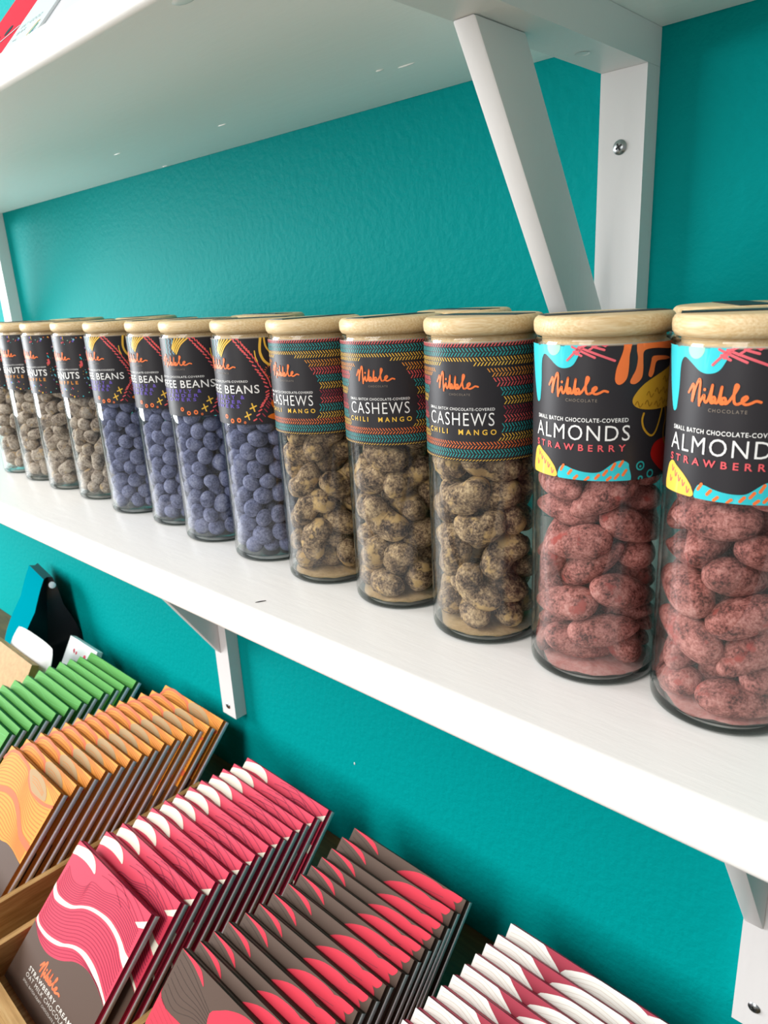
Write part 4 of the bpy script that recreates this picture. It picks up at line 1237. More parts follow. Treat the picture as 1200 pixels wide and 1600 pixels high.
  [-1.72,.386,5.74,.826,.376,.162,-.388,1.03],
  [-1.15,-1.32,5.95,.577,.568,.119,.575,1.03],
  [.477,-1.65,5.66,.408,.127,.316,.847,1.08],
  [1.45,.94,6.44,.873,.056,.195,.442,1.09],
  [.81,-.308,2.21,.296,-.424,.307,.799,1.08],
  [-1.74,-.564,5.88,.877,-.06,-.216,-.426,.956],
  [.058,-.762,4.51,.339,.868,.238,.275,1.06],
  [1.69,-.584,5.83,.181,-.965,-.147,.122,.966],
  [.111,1.74,5.47,.134,-.376,.056,-.915,1.09],
  [-1.68,-.397,6.77,.114,.012,-.185,-.976,1.07],
  [-.896,.216,2.4,.012,-.112,.652,.75,1.04],
  [1.81,-.124,6.56,.04,-.371,.904,-.207,.925],
  [1.66,.436,7.27,.029,.03,.16,-.986,1.05],
  [-1.62,.656,6.72,.915,.048,.206,-.344,1.06],
  [-1.77,.157,7.5,.945,-.131,-.073,.29,.989],
  [1.17,-1.31,6.21,.035,-.604,-.387,.696,1.02],
  [1.72,-.502,7.55,.858,.349,-.194,-.324,.989],
  [.093,1.78,6.49,.208,.266,-.776,-.533,1.04],
  [-1.62,-.829,7.66,.29,.643,-.451,.547,.934],
  [.463,-1.75,6.7,.768,.429,-.318,.353,1.06],
  [1.34,-1.23,7.12,.186,.763,-.612,.094,.937],
  [.822,1.54,7.05,.875,.366,.3,.098,1.07],
  [-1.37,1.25,6.02,.76,.608,.035,.228,.962],
  [-.314,-1.73,7.35,.309,.339,.882,-.111,1.09],
  [.672,-1.66,7.69,.047,-.292,-.342,-.892,.986],
  [1.35,1.23,7.75,.193,-.272,-.717,-.612,.95],
  [-1.34,1.13,7.53,.197,-.259,-.021,-.945,1.09],
  [-1.8,-.268,8.35,.482,.109,.452,.743,.979],
  [-.106,-1.76,8.38,.262,-.085,.85,-.448,1.04],
  [1.79,.285,8.15,.555,-.099,-.103,.82,.962],
  [-.462,-.75,2.26,.912,.32,-.248,-.064,1.07],
  [-.826,.366,3.34,.578,-.049,-.139,-.802,1.01],
  [-1.19,-1.26,6.98,.307,.182,-.515,-.779,1.05],
  [.165,-.205,2.98,.535,-.214,-.334,.746,1.1],
  [-.016,.887,3.12,.595,-.334,.517,-.517,.986],
  [-.815,1.55,6.78,.664,.375,-.186,-.619,.984],
  [.024,.256,3.92,.139,.743,.53,.385,1.09],
  [1.08,1.38,8.67,.947,.199,.173,.183,.999],
  [-.134,1.77,7.42,.414,-.073,.21,.883,.99],
  [-1.67,.626,8.36,.205,-.408,-.658,-.599,.977],
  [-1.01,-1.47,7.92,.89,-.315,-.049,.325,.957],
  [.864,-1.57,8.62,.433,-.541,.705,-.15,.982],
  [.562,1.72,8.04,.077,-.872,-.057,.48,.981],
  [-.35,1.83,8.29,.858,.471,-.016,.205,.946],
  [-.439,-.995,3.15,.166,.979,-.091,.081,.944],
  [-1.31,-1.11,8.69,.264,-.256,.893,-.26,1.06],
  [1.34,-1.13,8.03,.122,-.344,-.407,.837,.991],
  [-.745,.406,4.53,.249,-.396,.857,.215,1.07],
  [.421,.752,4.86,.135,-.937,-.187,-.263,1.1],
  [.897,.266,3.44,.901,-.097,.295,-.304,.994],
  [.672,-.256,5.26,.151,-.887,.307,-.31,1.1],
  [1.59,.677,9.05,.243,-.475,.664,.524,1.08],
  [.373,-.836,3.69,.22,.162,.031,-.961,.922],
  [-.657,-.364,4.98,.635,-.739,-.215,-.074,.946],
  [.949,.004,4.3,.317,.155,.032,.935,1.01],
  [-1.14,1.38,8.49,.034,-.739,-.142,-.658,1.01],
  [1.7,-.778,8.91,.742,.07,.604,-.282,.958],
  [-.724,-.455,3.86,.446,-.857,-.146,-.213,1.01]]}
PACK = PK


def nut_mesh(kind, var):
    rnd = random.Random(hash((len(kind), var)) & 1023)
    off = Vector((var * 7.3 + len(kind), var * 3.1, 1.7 * var))
    bm = bmesh.new()
    if kind == 'cashew':
        n, k = 26, 18
        rings = []
        for i in range(n + 1):
            t = i / n
            a = R_(-82 + 164 * t)
            c = Vector((math.sin(a) * .72, math.cos(a) * .72 - .45, 0))
            rr = (.66 - .10 * abs(2 * t - 1)) * min(1, math.sqrt(max(0, 1 - (2 * t - 1) ** 8)) + .0)
            ext = 0
            d = Vector((math.cos(a), -math.sin(a), 0))
            e = Vector((math.sin(a), math.cos(a), 0))
            c = c + d * (.32 * (2 * t - 1) ** 5)
            rings.append([bm.verts.new(c + (e * math.cos(2 * math.pi * j / k) + Vector((0, 0, 1)) * math.sin(2 * math.pi * j / k)) * max(rr, .02)) for j in range(k)])
        for A, B in zip(rings, rings[1:]):
            for j in range(k): bm.faces.new((A[j], A[(j + 1) % k], B[(j + 1) % k], B[j]))
        bm.faces.new(rings[0][::-1]); bm.faces.new(rings[-1])
        bmesh.ops.recalc_face_normals(bm, faces=bm.faces[:])
        bmesh.ops.subdivide_edges(bm, edges=bm.edges[:], cuts=1, use_grid_fill=True, smooth=.6)
        amp, fr = .07, 2.6
    else:
        bmesh.ops.create_icosphere(bm, subdivisions=4 if kind != 'bean' else 3, radius=1)
        d = {'almond': (1.36, .70, .58), 'bean': (.57, .53, .47), 'peanut': (.80, .56, .53)}[kind]
        for v in bm.verts:
            x = v.co.x
            q = 1
            if kind == 'almond': q = 1 - .25 * x
            if kind == 'peanut': q = 1 - .16 * math.cos(x * 2.6) + (.08 if var else 0)
            v.co = Vector((x * d[0], v.co.y * d[1] * q, v.co.z * d[2] * q))
        amp, fr = {'almond': (.035, 1.6), 'bean': (.018, 2.4), 'peanut': (.05, 2.6)}[kind]
    for v in bm.verts:
        nn = v.co.normalized()
        v.co += nn * (noise.noise(v.co * fr + off) * amp + noise.noise(v.co * fr * 3.3 + off) * amp * .35)
    k_ = .0092 if kind == 'cashew' else .0098
    bmesh.ops.scale(bm, vec=(k_, k_, k_), verts=bm.verts)
    me = bpy.data.meshes.new(NAMES[kind]); bm.to_mesh(me); bm.free()
    me.materials.append(M[kind])
    for p in me.polygons: p.use_smooth = True
    return me
NAMES = {'almond': 'coated_almond', 'cashew': 'coated_cashew', 'peanut': 'coated_peanut', 'bean': 'coffee_bean'}
CAT = {'almond': 'almond', 'cashew': 'cashew', 'peanut': 'peanut', 'bean': 'coffee bean'}
NUT = {k: [nut_mesh(k, v) for v in range(4 if k in ('almond', 'cashew') else 3)] for k in NAMES}
NUTCO = {me.name: [v.co.copy() for v in list(me.vertices)[::3]] for L in NUT.values() for me in L}
LOOK = {'almond': 'pink dusted chocolate almond inside', 'cashew': 'tan dusted chocolate cashew inside', 'peanut': 'pale brown dusted peanut inside', 'bean': 'blue dusted chocolate coffee bean inside'}
WHERE = [('peanut', 'peanut', 0, 'the furthest left peanut jar'), ('peanut', 'peanut', 100, 'the second peanut jar from the left'), ('peanut', 'peanut', 215, 'the third peanut jar from the left'), ('peanut', 'peanut', 310, 'the peanut jar beside the blue bean jars'),
         ('bean', 'bean1', 0, 'the bean jar beside the peanuts'), ('bean', 'bean2', 0, 'the second bean jar from the peanuts'), ('bean', 'bean1', 130, 'the third bean jar from the peanuts'), ('bean', 'bean2', 150, 'the bean jar beside the cashews'),
         ('cashew', 'cashew1', 0, 'the cashew jar beside the coffee beans'), ('cashew', 'cashew2', 80, 'the middle cashew jar'), ('cashew', 'cashew1', 200, 'the cashew jar beside the almonds'),
         ('almond', 'almond1', 0, 'the almond jar beside the cashews'), ('almond', 'almond2', 40, 'the almond jar at the right end')]
SEEN = [[2,3,6,9,12,19,20,22,23,26,27,30,33,36,37,40,44,45,47,51,54,55,57,58,61,64,65,68,75,82],
        [1,4,5,8,12,15,19,22,25,26,28,29,32,39,43,46,47,49,50,53,54,56,60,63,64,70,71,74,77,81],
        [0,4,7,10,11,13,14,15,17,18,21,24,25,28,35,38,41,42,45,46,48,52,56,59,62,63,65,66,67,69,70,72,73,76,77,80,83],
        [3,6,10,17,20,23,24,27,30,31,33,34,37,40,41,44,45,48,51,54,55,57,58,59,61,62,65,68,72,75,79,82,83],
        [3,7,8,11,12,13,16,21,25,26,30,34,35,38,39,42,43,44,46,47,48,52,53,56,57,60,61,62,65,66,70,73,74,77,78,79,82,83,84,86,87,88,90,91,92,93,95,96,97,101,105,106,108,111,114,118,119,123,125,138],
        [2,3,7,8,12,16,17,20,30,34,38,39,42,43,45,47,48,52,56,57,60,61,65,66,69,70,71,74,77,78,79,80,83,84,92,96,97,99,100,101,109,110,113,127,129],
        [2,5,6,10,15,19,20,24,28,29,32,33,36,37,38,41,42,45,46,50,51,55,59,60,64,68,69,72,73,75,77,78,80,81,82,86,88,89,90,91,93,95,98,99,103,104,109,111,113,117,118,122,123,131,133,134,138,139],
        [0,1,5,6,10,11,14,15,18,19,23,27,28,29,31,32,33,36,37,40,41,42,46,47,50,51,54,55,59,63,64,67,68,72,73,75,76,77,78,82,83,84,85,86,87,88,90,91,94,97,99,103,107,108,109,110,112,113,115,121,124,125,127,130,131,134],
        [1,3,4,5,6,7,8,9,10,11,12,13,15,16,17,18,19,20,21,22,24,25,26,27,28],
        [0,1,2,3,4,5,6,7,8,9,10,11,13,14,15,16,17,19,20,21,22,24,25,26],
        [0,2,3,4,5,6,7,8,9,10,11,12,14,15,16,17,18,19,20,21,23,24,26],
        [0,1,3,4,5,7,9,10,11,12,13,14,15,16,18,19,20,21,22,24,25,26,27,28,30,31,33],
        [0,1,2,4,5,7,8,10,13,14,15,16,17,19,20,21,23,24,25,26,27,28,29,31,32,37]]
rest = {'bean': [], 'peanut': []}
for ji, (kind, pk, ang, where) in enumerate(WHERE):
    jx, jy = FRONT[ji][1], FRONT[ji][2]
    rz = Matrix.Rotation(R_(ang), 4, 'Z')
    for ni, row in enumerate(PACK[pk]):
        x, y, z, qw, qx, qy, qz, s = row
        me = NUT[kind][(ni * 7 + ji) % len(NUT[kind])]
        mw = Matrix.Translation((jx, jy, .0026)) @ rz @ Matrix.Translation((x * .0097, y * .0097, z / 100)) @ Quaternion((qw, qx, qy, qz)).normalized().to_matrix().to_4x4() @ Matrix.Scale(s, 4)
        # keep every nut clear of the glass wall and floor
        pts = [mw @ c for c in NUTCO[me.name]]
        far = max(pts, key=lambda p: (p.x - jx) ** 2 + (p.y - jy) ** 2)
        ex = math.hypot(far.x - jx, far.y - jy) - .02245
        low = .0037 - min(p.z for p in pts)
        mv = Vector((0, 0, max(low, 0)))
        if ex > 0:
            dr = Vector((jx - far.x, jy - far.y, 0)).normalized()
            mv += dr * ex
        mw = Matrix.Translation(mv) @ mw
        if SEEN is not None and ni not in SEEN[ji]:
            if kind in rest: rest[kind].append((me, mw))
            if kind in rest: continue
        o = link(bpy.data.objects.new(NAMES[kind], me))
        o.matrix_world = mw
        if SEEN is None: o['idx'] = '%d %d' % (ji, ni)
        tag(o, LOOK[kind] + ' ' + where, CAT[kind], LOOK[kind].rsplit(' ', 1)[0] + 's in ' + where)
for kind, L in rest.items():
    if not L: continue
    bm = bmesh.new()
    for me, mw in L:
        n0 = len(bm.verts)
        bm.from_mesh(me)
        bm.verts.ensure_lookup_table()
        for v in bm.verts[n0:]: v.co = mw @ v.co
    o = mesh_obj({'bean': 'coffee_bean_filling', 'peanut': 'peanut_filling'}[kind], bm, M[kind], smooth=True)
    tag(o, {'bean': 'blue coffee beans deeper inside the four bean jars', 'peanut': 'dusted peanuts deeper inside the four peanut jars'}[kind], {'bean': 'coffee beans', 'peanut': 'peanuts'}[kind], kind='stuff')

# ------------------------------------------------------------------ chocolate bars leaning in wooden trays
LEAN = R_(44)
WB, HB, TB = .118, .112, .0077
for k, c in {'pink': 'E0415A', 'pinkdk': 'A92C49', 'cream': 'F4EBD6', 'brown': '5E4A3F', 'browndk': '45362E', 'logo': 'F57A4A', 'text': 'EDE6DC', 'maroon_shade': 'A3233F',
             'orange': 'EC9630', 'orangedk': 'CC7420', 'coral': 'E4683A', 'taupe': 'B08E60', 'orangeshade': 'A8672C', 'crimson': 'E63A4E', 'wine': 'A8394A', 'ivory': 'F1EDE4', 'ivoryln': 'D8CDBE', 'green': '45992F', 'greenshade': '1E6A3C', 'greenln': '58B054',
             'board': '8F8893', 'boarddk': '5A4E4E', 'navyside': '22384A', 'barkshade': '3E2F27'}.items():
    M['b_' + k] = mat('wrapper_' + k, c, .6, .2)
M['b_board'] = mat('card_edge_painted_highlight', 'E2DCE8', .3, .5)  # pale card colours paint the glossy highlight onto the rounded edges
M['b_boardbrown'] = mat('warm_card_edge_painted_highlight', 'D3CCCC', .3, .5)
M['b_boardblue'] = mat('blue_card_edge_painted_highlight', 'CAD6EA', .3, .5)


def mix_lines(A, B, n):
    out = []
    for k in range(1, n + 1):
        t = k / (n + 1)
        out.append([(a[0] * (1 - t) + b[0] * t, a[1] * (1 - t) + b[1] * t) for a, b in zip(A, B)])
    return out


def resample(P, n):
    P = catmull(P, 6)
    d = [0]
    for a, b in zip(P, P[1:]): d.append(d[-1] + math.hypot(b[0] - a[0], b[1] - a[1]))
    out = []
    for k in range(n):
        t = d[-1] * k / (n - 1)
        i = 0
        while i < len(d) - 2 and d[i + 1] < t: i += 1
        f = (t - d[i]) / max(1e-9, d[i + 1] - d[i])
        out.append((P[i][0] + (P[i + 1][0] - P[i][0]) * f, P[i][1] + (P[i + 1][1] - P[i][1]) * f))
    return out


def clip(pts):
    return [(min(max(x, 0), 1), -min(max(y, 0), HB / WB)) for x, y in pts]


def pink_art(a):
    s1u = [(-0.02, 0.29), (0.058, 0.338), (0.145, 0.344), (0.273, 0.323), (0.366, 0.278), (0.463, 0.238), (0.575, 0.215), (0.682, 0.205), (0.79, 0.216), (0.876, 0.236), (0.95, 0.262), (1.02, 0.272)]
    s1l = [(-0.02, 0.325), (0.061, 0.379), (0.166, 0.375), (0.28, 0.344), (0.403, 0.278), (0.538, 0.243), (0.662, 0.232), (0.771, 0.242), (0.862, 0.267), (0.939, 0.309), (1.02, .34)]
    s2u = [(-0.02, 0.515), (0.045, 0.557), (0.138, 0.565), (0.245, 0.555), (0.376, 0.523), (0.447, 0.491), (0.523, 0.464), (0.624, 0.446), (0.733, 0.452), (0.819, 0.47), (0.903, 0.5), (1.02, 0.545)]
    s2l = [(-0.02, 0.533), (0.034, 0.572), (0.116, 0.586), (0.224, 0.583), (0.344, 0.557), (0.44, 0.515), (0.516, 0.488), (0.609, 0.477), (0.704, 0.484), (0.805, 0.5), (0.889, 0.516), (1.02, 0.56)]
    dark = [(-.02, .56), (0.003, 0.572), (0.087, 0.61), (0.174, 0.635), (0.281, 0.64), (0.388, 0.619), (0.475, 0.585), (0.562, 0.539), (0.653, 0.513), (0.745, 0.505), (0.821, 0.513), (0.904, 0.529), (1.02, 0.565)]
    a.poly(clip(catmull(dark, 4) + [(1, 1), (0, 1)]), 'brown', 1)
    a.poly(clip(catmull(s1u, 4) + catmull(s1l, 4)[::-1]), 'cream', 3)
    a.poly(clip(catmull(s2u, 4) + catmull(s2l, 4)[::-1]), 'cream', 3)
    leaf = [(.0, 0.091), (.0, 0.04), (0.036, 0.022), (0.164, 0.0), (0.269, 0.025), (0.328, 0.081), (0.264, 0.076), (0.169, 0.07), (0.059, 0.080)]
    a.poly(clip(catmull(leaf, 4, True)), 'cream', 3)
    a.poly(clip([(0.902, 0.10), (0.943, 0.078), (1, 0.045), (1, .09), (0.95, 0.11)]), 'cream', 3)
    A, B = resample(s1l, 26), resample(s2u, 26)
    for l in mix_lines(A, B, 9): a.stroke(clip(l[1:-1]), .0068, 'pinkdk', 2, True, 2, cap=False)
    A, B = resample(s2l, 26), resample(dark, 26)
    for l in mix_lines(A, B, 3): a.stroke(clip(l[1:-1]), .006, 'pinkdk', 2, True, 2, cap=False)
    top = resample([(.0, .13), (.15, .2), (.3, .17), (.34, .11), (.5, .1), (.68, .05), (.85, .07), (1, .13)], 26)
    for l in mix_lines(top, resample(s1u, 26), 9): a.stroke(clip(l[1:-1]), .0068, 'pinkdk', 2, True, 2, cap=False)
    for x0, x1, y in ((.45, .8, .02), (.5, .95, .045), (.55, .99, .015), (.4, .72, .055)):
        a.stroke(clip([(x0, y), ((x0 + x1) / 2, y - .012), (x1, y + .05)]), .006, 'pinkdk', 2, True, 4, cap=False)
    # wording, turned the way the bar stands
    put_nibble(a, .29, .60, -.755, .085, 'logo', 4, 1.0, .013)
    put_text(a, 'STRAWBERRY CREAM', .20, .82, -.795, -.768, 'text', 4, .012, 1.2)
    put_text(a, 'OAT MILK CHOCOLATE', .20, .82, -.830, -.806, 'text', 4, .0, 1.2)
    put_text(a, 'SMALL BATCH CRAFT CHOCOLATE BAR', .20, .72, -.862, -.848, 'text', 4, .0, 1.1)


def orange_art(a):
    brown = [(-.02, .5), (.3, .56), (.5, .565), (0.605, 0.566), (0.704, 0.545), (0.818, 0.545), (0.931, 0.56), (1.02, 0.57)]
    b1 = [(-.02, .12), (0.016, 0.074), (0.051, 0.03), (0.146, 0.005), (0.263, 0.01), (0.387, 0.023), (0.452, 0.045), (0.514, 0.097), (0.618, 0.139), (0.774, 0.155), (0.907, 0.141), (1.02, .11)]
    b2 = [(-.02, .38), (0.1, 0.34), (0.207, 0.304), (0.311, 0.273), (0.452, 0.269), (0.588, 0.314), (0.721, 0.383), (0.827, 0.433), (1.02, 0.45)]
    a.stroke(clip(catmull(b1, 3)), .026, 'coral', 2, False, cap=False)
    a.stroke(clip(catmull(b2, 3)), .046, 'coral', 2, False, cap=False)
    a.poly(clip(catmull(brown, 4) + [(1, 1), (0, 1)]), 'brown', 4)
    leaf = [(0.457, 0.03), (0.516, 0.004), (0.616, 0.004), (0.737, 0.025), (0.829, 0.07), (0.87, 0.121), (0.815, 0.137), (0.714, 0.144), (0.633, 0.142), (0.562, 0.115), (0.478, 0.063)]
    a.poly(clip(catmull(leaf, 4, True)), 'taupe', 3)
    for t in (.3, .5, .7):
        a.stroke(clip([(.5 + .1 * t, .03 + .08 * t), (.62 + .05 * t, .02 + .1 * t), (.8, .075 + .05 * t)]), .004, 'orangedk', 4, True, 4, cap=False)
    A, B = resample(b1, 26), resample(b2, 26)
    for l in mix_lines(A, B, 10): a.stroke(clip(l[1:-1]), .0085, 'orangedk', 1, True, 2, cap=False)
    A, B = resample(b2, 26), resample(brown, 26)
    for l in mix_lines(A, B, 10): a.stroke(clip(l[1:-1]), .0085, 'orangedk', 1, True, 2, cap=False)
    for k in range(4):
        a.stroke(clip([(.62 + k * .03, .0), (.8 + k * .03, .035 - k * .006), (1, .09 - k * .02)]), .007, 'orangedk', 1, True, 4, cap=False)
    put_nibble(a, .29, .60, -.755, .085, 'logo', 6, 1.0, .013)


def brown_art(a):
    a.poly(clip(catmull([(0, .0), (0.046, 0), (0.128, 0.0), (0.215, 0.014), (0.278, 0.064), (0.221, 0.046), (0.138, 0.022), (0.053, 0.008)], 3, True)), 'crimson', 2)
    a.poly(clip(catmull([(0.40, 0.135), (0.46, .085), (0.52, 0.05), (0.626, 0.015), (0.768, 0.006), (0.873, 0.026), (0.945, 0.062), (.96, .12), (.93, .2), (.8, .25), (.6, .26), (.45, .22)], 3, True)), 'crimson', 2)
    a.poly(clip(catmull([(.80, .03), (.842, .009), (.9, 0), (.97, .0), (.965, .03), (.93, .045)], 3, True)), 'crimson', 1)
    a.poly(clip(catmull([(-.05, .22), (0.036, 0.279), (0.12, 0.293), (0.217, 0.288), (0.33, 0.284), (.45, .32), (.5, .42), (.4, .52), (.2, .5), (-.05, .42)], 3, True)), 'crimson', 2)
    for k in range(7):
        a.stroke(clip([(.02, .02 + k * .035), (.15, .05 + k * .036), (.3, .1 + k * .02), (.42, .14 + k * .012)]), .003, 'browndk', 1, True, 4, cap=False)
        a.stroke(clip([(.02, .27 + k * .03), (.2, .32 + k * .026), (.42, .33 + k * .03)]), .003, 'wine', 3, True, 4, cap=False)
        a.stroke(clip([(.44 + .02 * k, .2), (.6 + .02 * k, .1 + .01 * k), (.85, .06 + .025 * k)]), .003, 'wine', 3, True, 4, cap=False)
    put_nibble(a, .29, .60, -.755, .085, 'logo', 4, 1.0, .013)


def white_art(a):
    a.poly(clip([(0, 0)] + [(.224, 0)] + catmull([(0.24, 0.005), (0.269, 0.025), (0.36, 0.078), (.4, .13)], 3) + [(.4, .3), (.0, .3)]), 'ivory', 1)
    a.poly(clip(catmull([(0.369, 0.077), (0.455, 0.025), (0.546, 0.002), (0.668, 0.0), (0.786, 0.0), (0.863, 0.02), (0.911, 0.046), (.98, .12), (.95, .25), (.6, .3), (.42, .2)], 3, True)), 'ivory', 2)
    a.poly(clip([(.858, .017), (.917, 0), (1, 0), (1, .12), (.93, .05)]), 'ivory', 1)
    for k in range(5):
        a.stroke(clip([(.02, .02 + .022 * k), (.14, .012 + .022 * k), (.3, .06 + .02 * k)]), .003, 'ivoryln', 3, True, 4, cap=False)
        a.stroke(clip([(.42, .07 + .02 * k), (.6, .022 + .02 * k), (.86, .055 + .02 * k)]), .003, 'ivoryln', 3, True, 4, cap=False)


def green_art(a):
    for k in range(9):
        a.stroke(clip([(.02, .05 + .05 * k), (.3, .02 + .05 * k), (.6, .07 + .05 * k), (.98, .04 + .05 * k)]), .004, 'greenln', 1, True, 5, cap=False)
    a.poly(clip([(0, .7), (.3, .66), (.7, .72), (1, .68), (1, 1), (0, 1)]), 'brown', 2)


def bar_meshes(kind, base, side, artf, boardm):
    """cover: front artwork, top and right edge in the side colour with shade painted in; board: the satin back card whose rounded edge shows beside the cover"""
    a = Art(); artf(a)
    cols = [base, side] + sorted({c for _, c, _ in a.items} - {base, side})
    idx = {c: i for i, c in enumerate(cols)}
    bm = bmesh.new()
    tc = .0031
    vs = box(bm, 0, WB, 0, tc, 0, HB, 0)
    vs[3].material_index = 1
    bevel(bm, .0004, 1)
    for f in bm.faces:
        if f.normal.x > .8 or f.normal.z > .6: f.material_index = 1  # top and right faces: shade is put into the side colour
    a.build(bm, lambda x, y, h: (x * WB, -h, HB + y * WB), idx, None, .00005, .00004)
    me = bpy.data.meshes.new('cover'); bm.to_mesh(me); bm.free()
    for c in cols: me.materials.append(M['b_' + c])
    bm = bmesh.new()
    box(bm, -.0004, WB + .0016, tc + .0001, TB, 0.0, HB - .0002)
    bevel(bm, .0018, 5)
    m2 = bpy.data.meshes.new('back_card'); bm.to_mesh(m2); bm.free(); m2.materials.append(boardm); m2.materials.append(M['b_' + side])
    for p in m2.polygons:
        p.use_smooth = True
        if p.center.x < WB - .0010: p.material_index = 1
    return me, m2


ORD = ['front', 'second', 'third', 'fourth', 'fifth', 'sixth', 'seventh', 'eighth', 'ninth', 'tenth', 'eleventh', 'twelfth', 'thirteenth', 'fourteenth']
ROWS = [
    ('green', 'green', 'greenshade', green_art, M['b_boardblue'], -.8965, [-.1854, -.1767, -.1639, -.1526, -.1382, -.1234, -.1085, -.0955, -.0818, -.0696, -.0585, -.0440], 'plain green chocolate bar', 0),
    ('orange', 'orange', 'orangeshade', orange_art, M['b_board'], -.7520, [-.1950, -.1797, -.1650, -.1515, -.1389, -.1263, -.1144, -.1026, -.0899, -.0783, -.0662, -.0536, -.0425, -.0262], 'orange wave patterned chocolate bar', 0),
    ('pink', 'pink', 'maroon_shade', pink_art, M['b_boardbrown'], -.5530, [-.2111, -.1908, -.1765, -.1620, -.1492, -.1362, -.1240, -.1107, -.0984, -.0863, -.0748, -.0632, -.0490], 'pink strawberry cream chocolate bar', 0),
    ('brown', 'brown', 'barkshade', brown_art, M['b_boardbrown'], -.3930, [-.2067, -.1990, -.1890, -.1771, -.1640, -.1520, -.1390, -.1255, -.1129, -.1015, -.0902, -.0784, -.0640, -.0500], 'brown chocolate bar with red crescents', 0),
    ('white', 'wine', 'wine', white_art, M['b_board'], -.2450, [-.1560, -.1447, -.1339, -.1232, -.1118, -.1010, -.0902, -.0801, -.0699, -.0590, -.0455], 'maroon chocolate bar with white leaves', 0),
]
ZTOPB = -.2920
ct, st_ = math.cos(LEAN), math.sin(LEAN)
X0 = {'green': [-.7776 - WB, 0], 'orange': 0}
XTOP = {
    'pink': [-.5640, -.5567, -.5551, -.5535, -.5528, -.5525, -.5521, -.5515, -.5510, -.5497, -.5493, -.5476, -.5450],
    'orange': [-.7568, -.7566, -.7564, -.7556, -.7541, -.7531, -.7516, -.7515, -.7505, -.7490, -.7462, -.7444, -.7390, -.7370],
    'brown': [-.4024, -.3983, -.3976, -.3962, -.3933, -.3921, -.3918, -.3903, -.3901, -.3903, -.3905, -.3915, -.3940, -.3935],
    'white': [-.2512, -.2503, -.2492, -.2480, -.2465, -.2455, -.2444, -.2436, -.2428, -.2408, -.2391],
    'green': [-.9010, -.9000, -.8990, -.8990, -.8990, -.8990, -.8990, -.9000, -.8990, -.8965, -.8930, -.8920],
}
for kind, base, side, af, bmat, x0, ys, lab, _ in ROWS:
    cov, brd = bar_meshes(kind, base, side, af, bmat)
    proto = empty('chocolate_bar', (0, 0, 0))
    part('cover', cov, proto); part('back_card', brd, proto)
    n = len(ys)
    ys = list(ys)
    for i in range(n - 2, -1, -1):           # never closer than one bar's thickness
        ys[i] = min(ys[i], ys[i + 1] - .01125)
    for i, yt in enumerate(ys):
        o = proto if i == 0 else copy_tree(proto)
        xt = XTOP[kind][i]
        o.location = (xt, yt - HB * st_, ZTOPB - HB * ct)
        o.rotation_euler = (-LEAN, 0, 0)
        pos = ORD[i] + ' of its row' if i == 0 else ('last of its row, nearest the teal wall' if i == n - 1 else ORD[i] + ' from the front of its row')
        tag(o, lab + ', ' + pos, 'chocolate bar', 'row of ' + kind + ' chocolate bars')


# trays
def tray(xa, xb, yf, yb, hf, hl, hr, label):
    t = empty('wooden_tray', ((xa + xb) / 2, (yf + yb) / 2, ZT))
    tag(t, label, 'tray', 'wooden trays of chocolate bars')
    cx, cy = (xa + xb) / 2, (yf + yb) / 2
    xa, xb, yf, yb = xa - cx, xb - cx, yf - cy, yb - cy
    th = .0060
    bbox_obj('tray_floor', xa + th, xb - th, yf + th, yb - th, .0002, .0026, M['tray_y'], t, .0003, 1)
    bbox_obj('side_panel', xa, xa + th, yf + th, yb, .0002, hl, M['tray_y'], t, .0008)
    bbox_obj('side_panel', xb - th, xb, yf + th, yb, .0002, hr, M['tray_y'], t, .0008)
    bbox_obj('front_panel', xa, xb, yf, yf + th + .0028, .0002, hf, M['tray_x'], t, .0008)
    bbox_obj('back_panel', xa + th, xb - th, yb - th, yb, .0002, .020, M['tray_x'], t, .0008)
    return t
tray(-.914, -.7643, -.283, -.085, .032, .036, .036, 'wooden tray holding the row of green bars')
tray(-.7642, -.6095, -.2935, -.067, .034, .038, .0375, 'wooden tray holding the row of orange bars')
tray(-.577, -.4175, -.3060, -.089, .0285, .0315, .0350, 'wooden tray holding the row of pink strawberry bars')
tray(-.4120, -.2635, -.3030, -.0895, .030, .034, .034, 'wooden tray holding the row of brown bars')
tray(-.2585, -.112, -.2560, -.086, .030, .026, .026, 'wooden tray holding the row of white leaf bars')

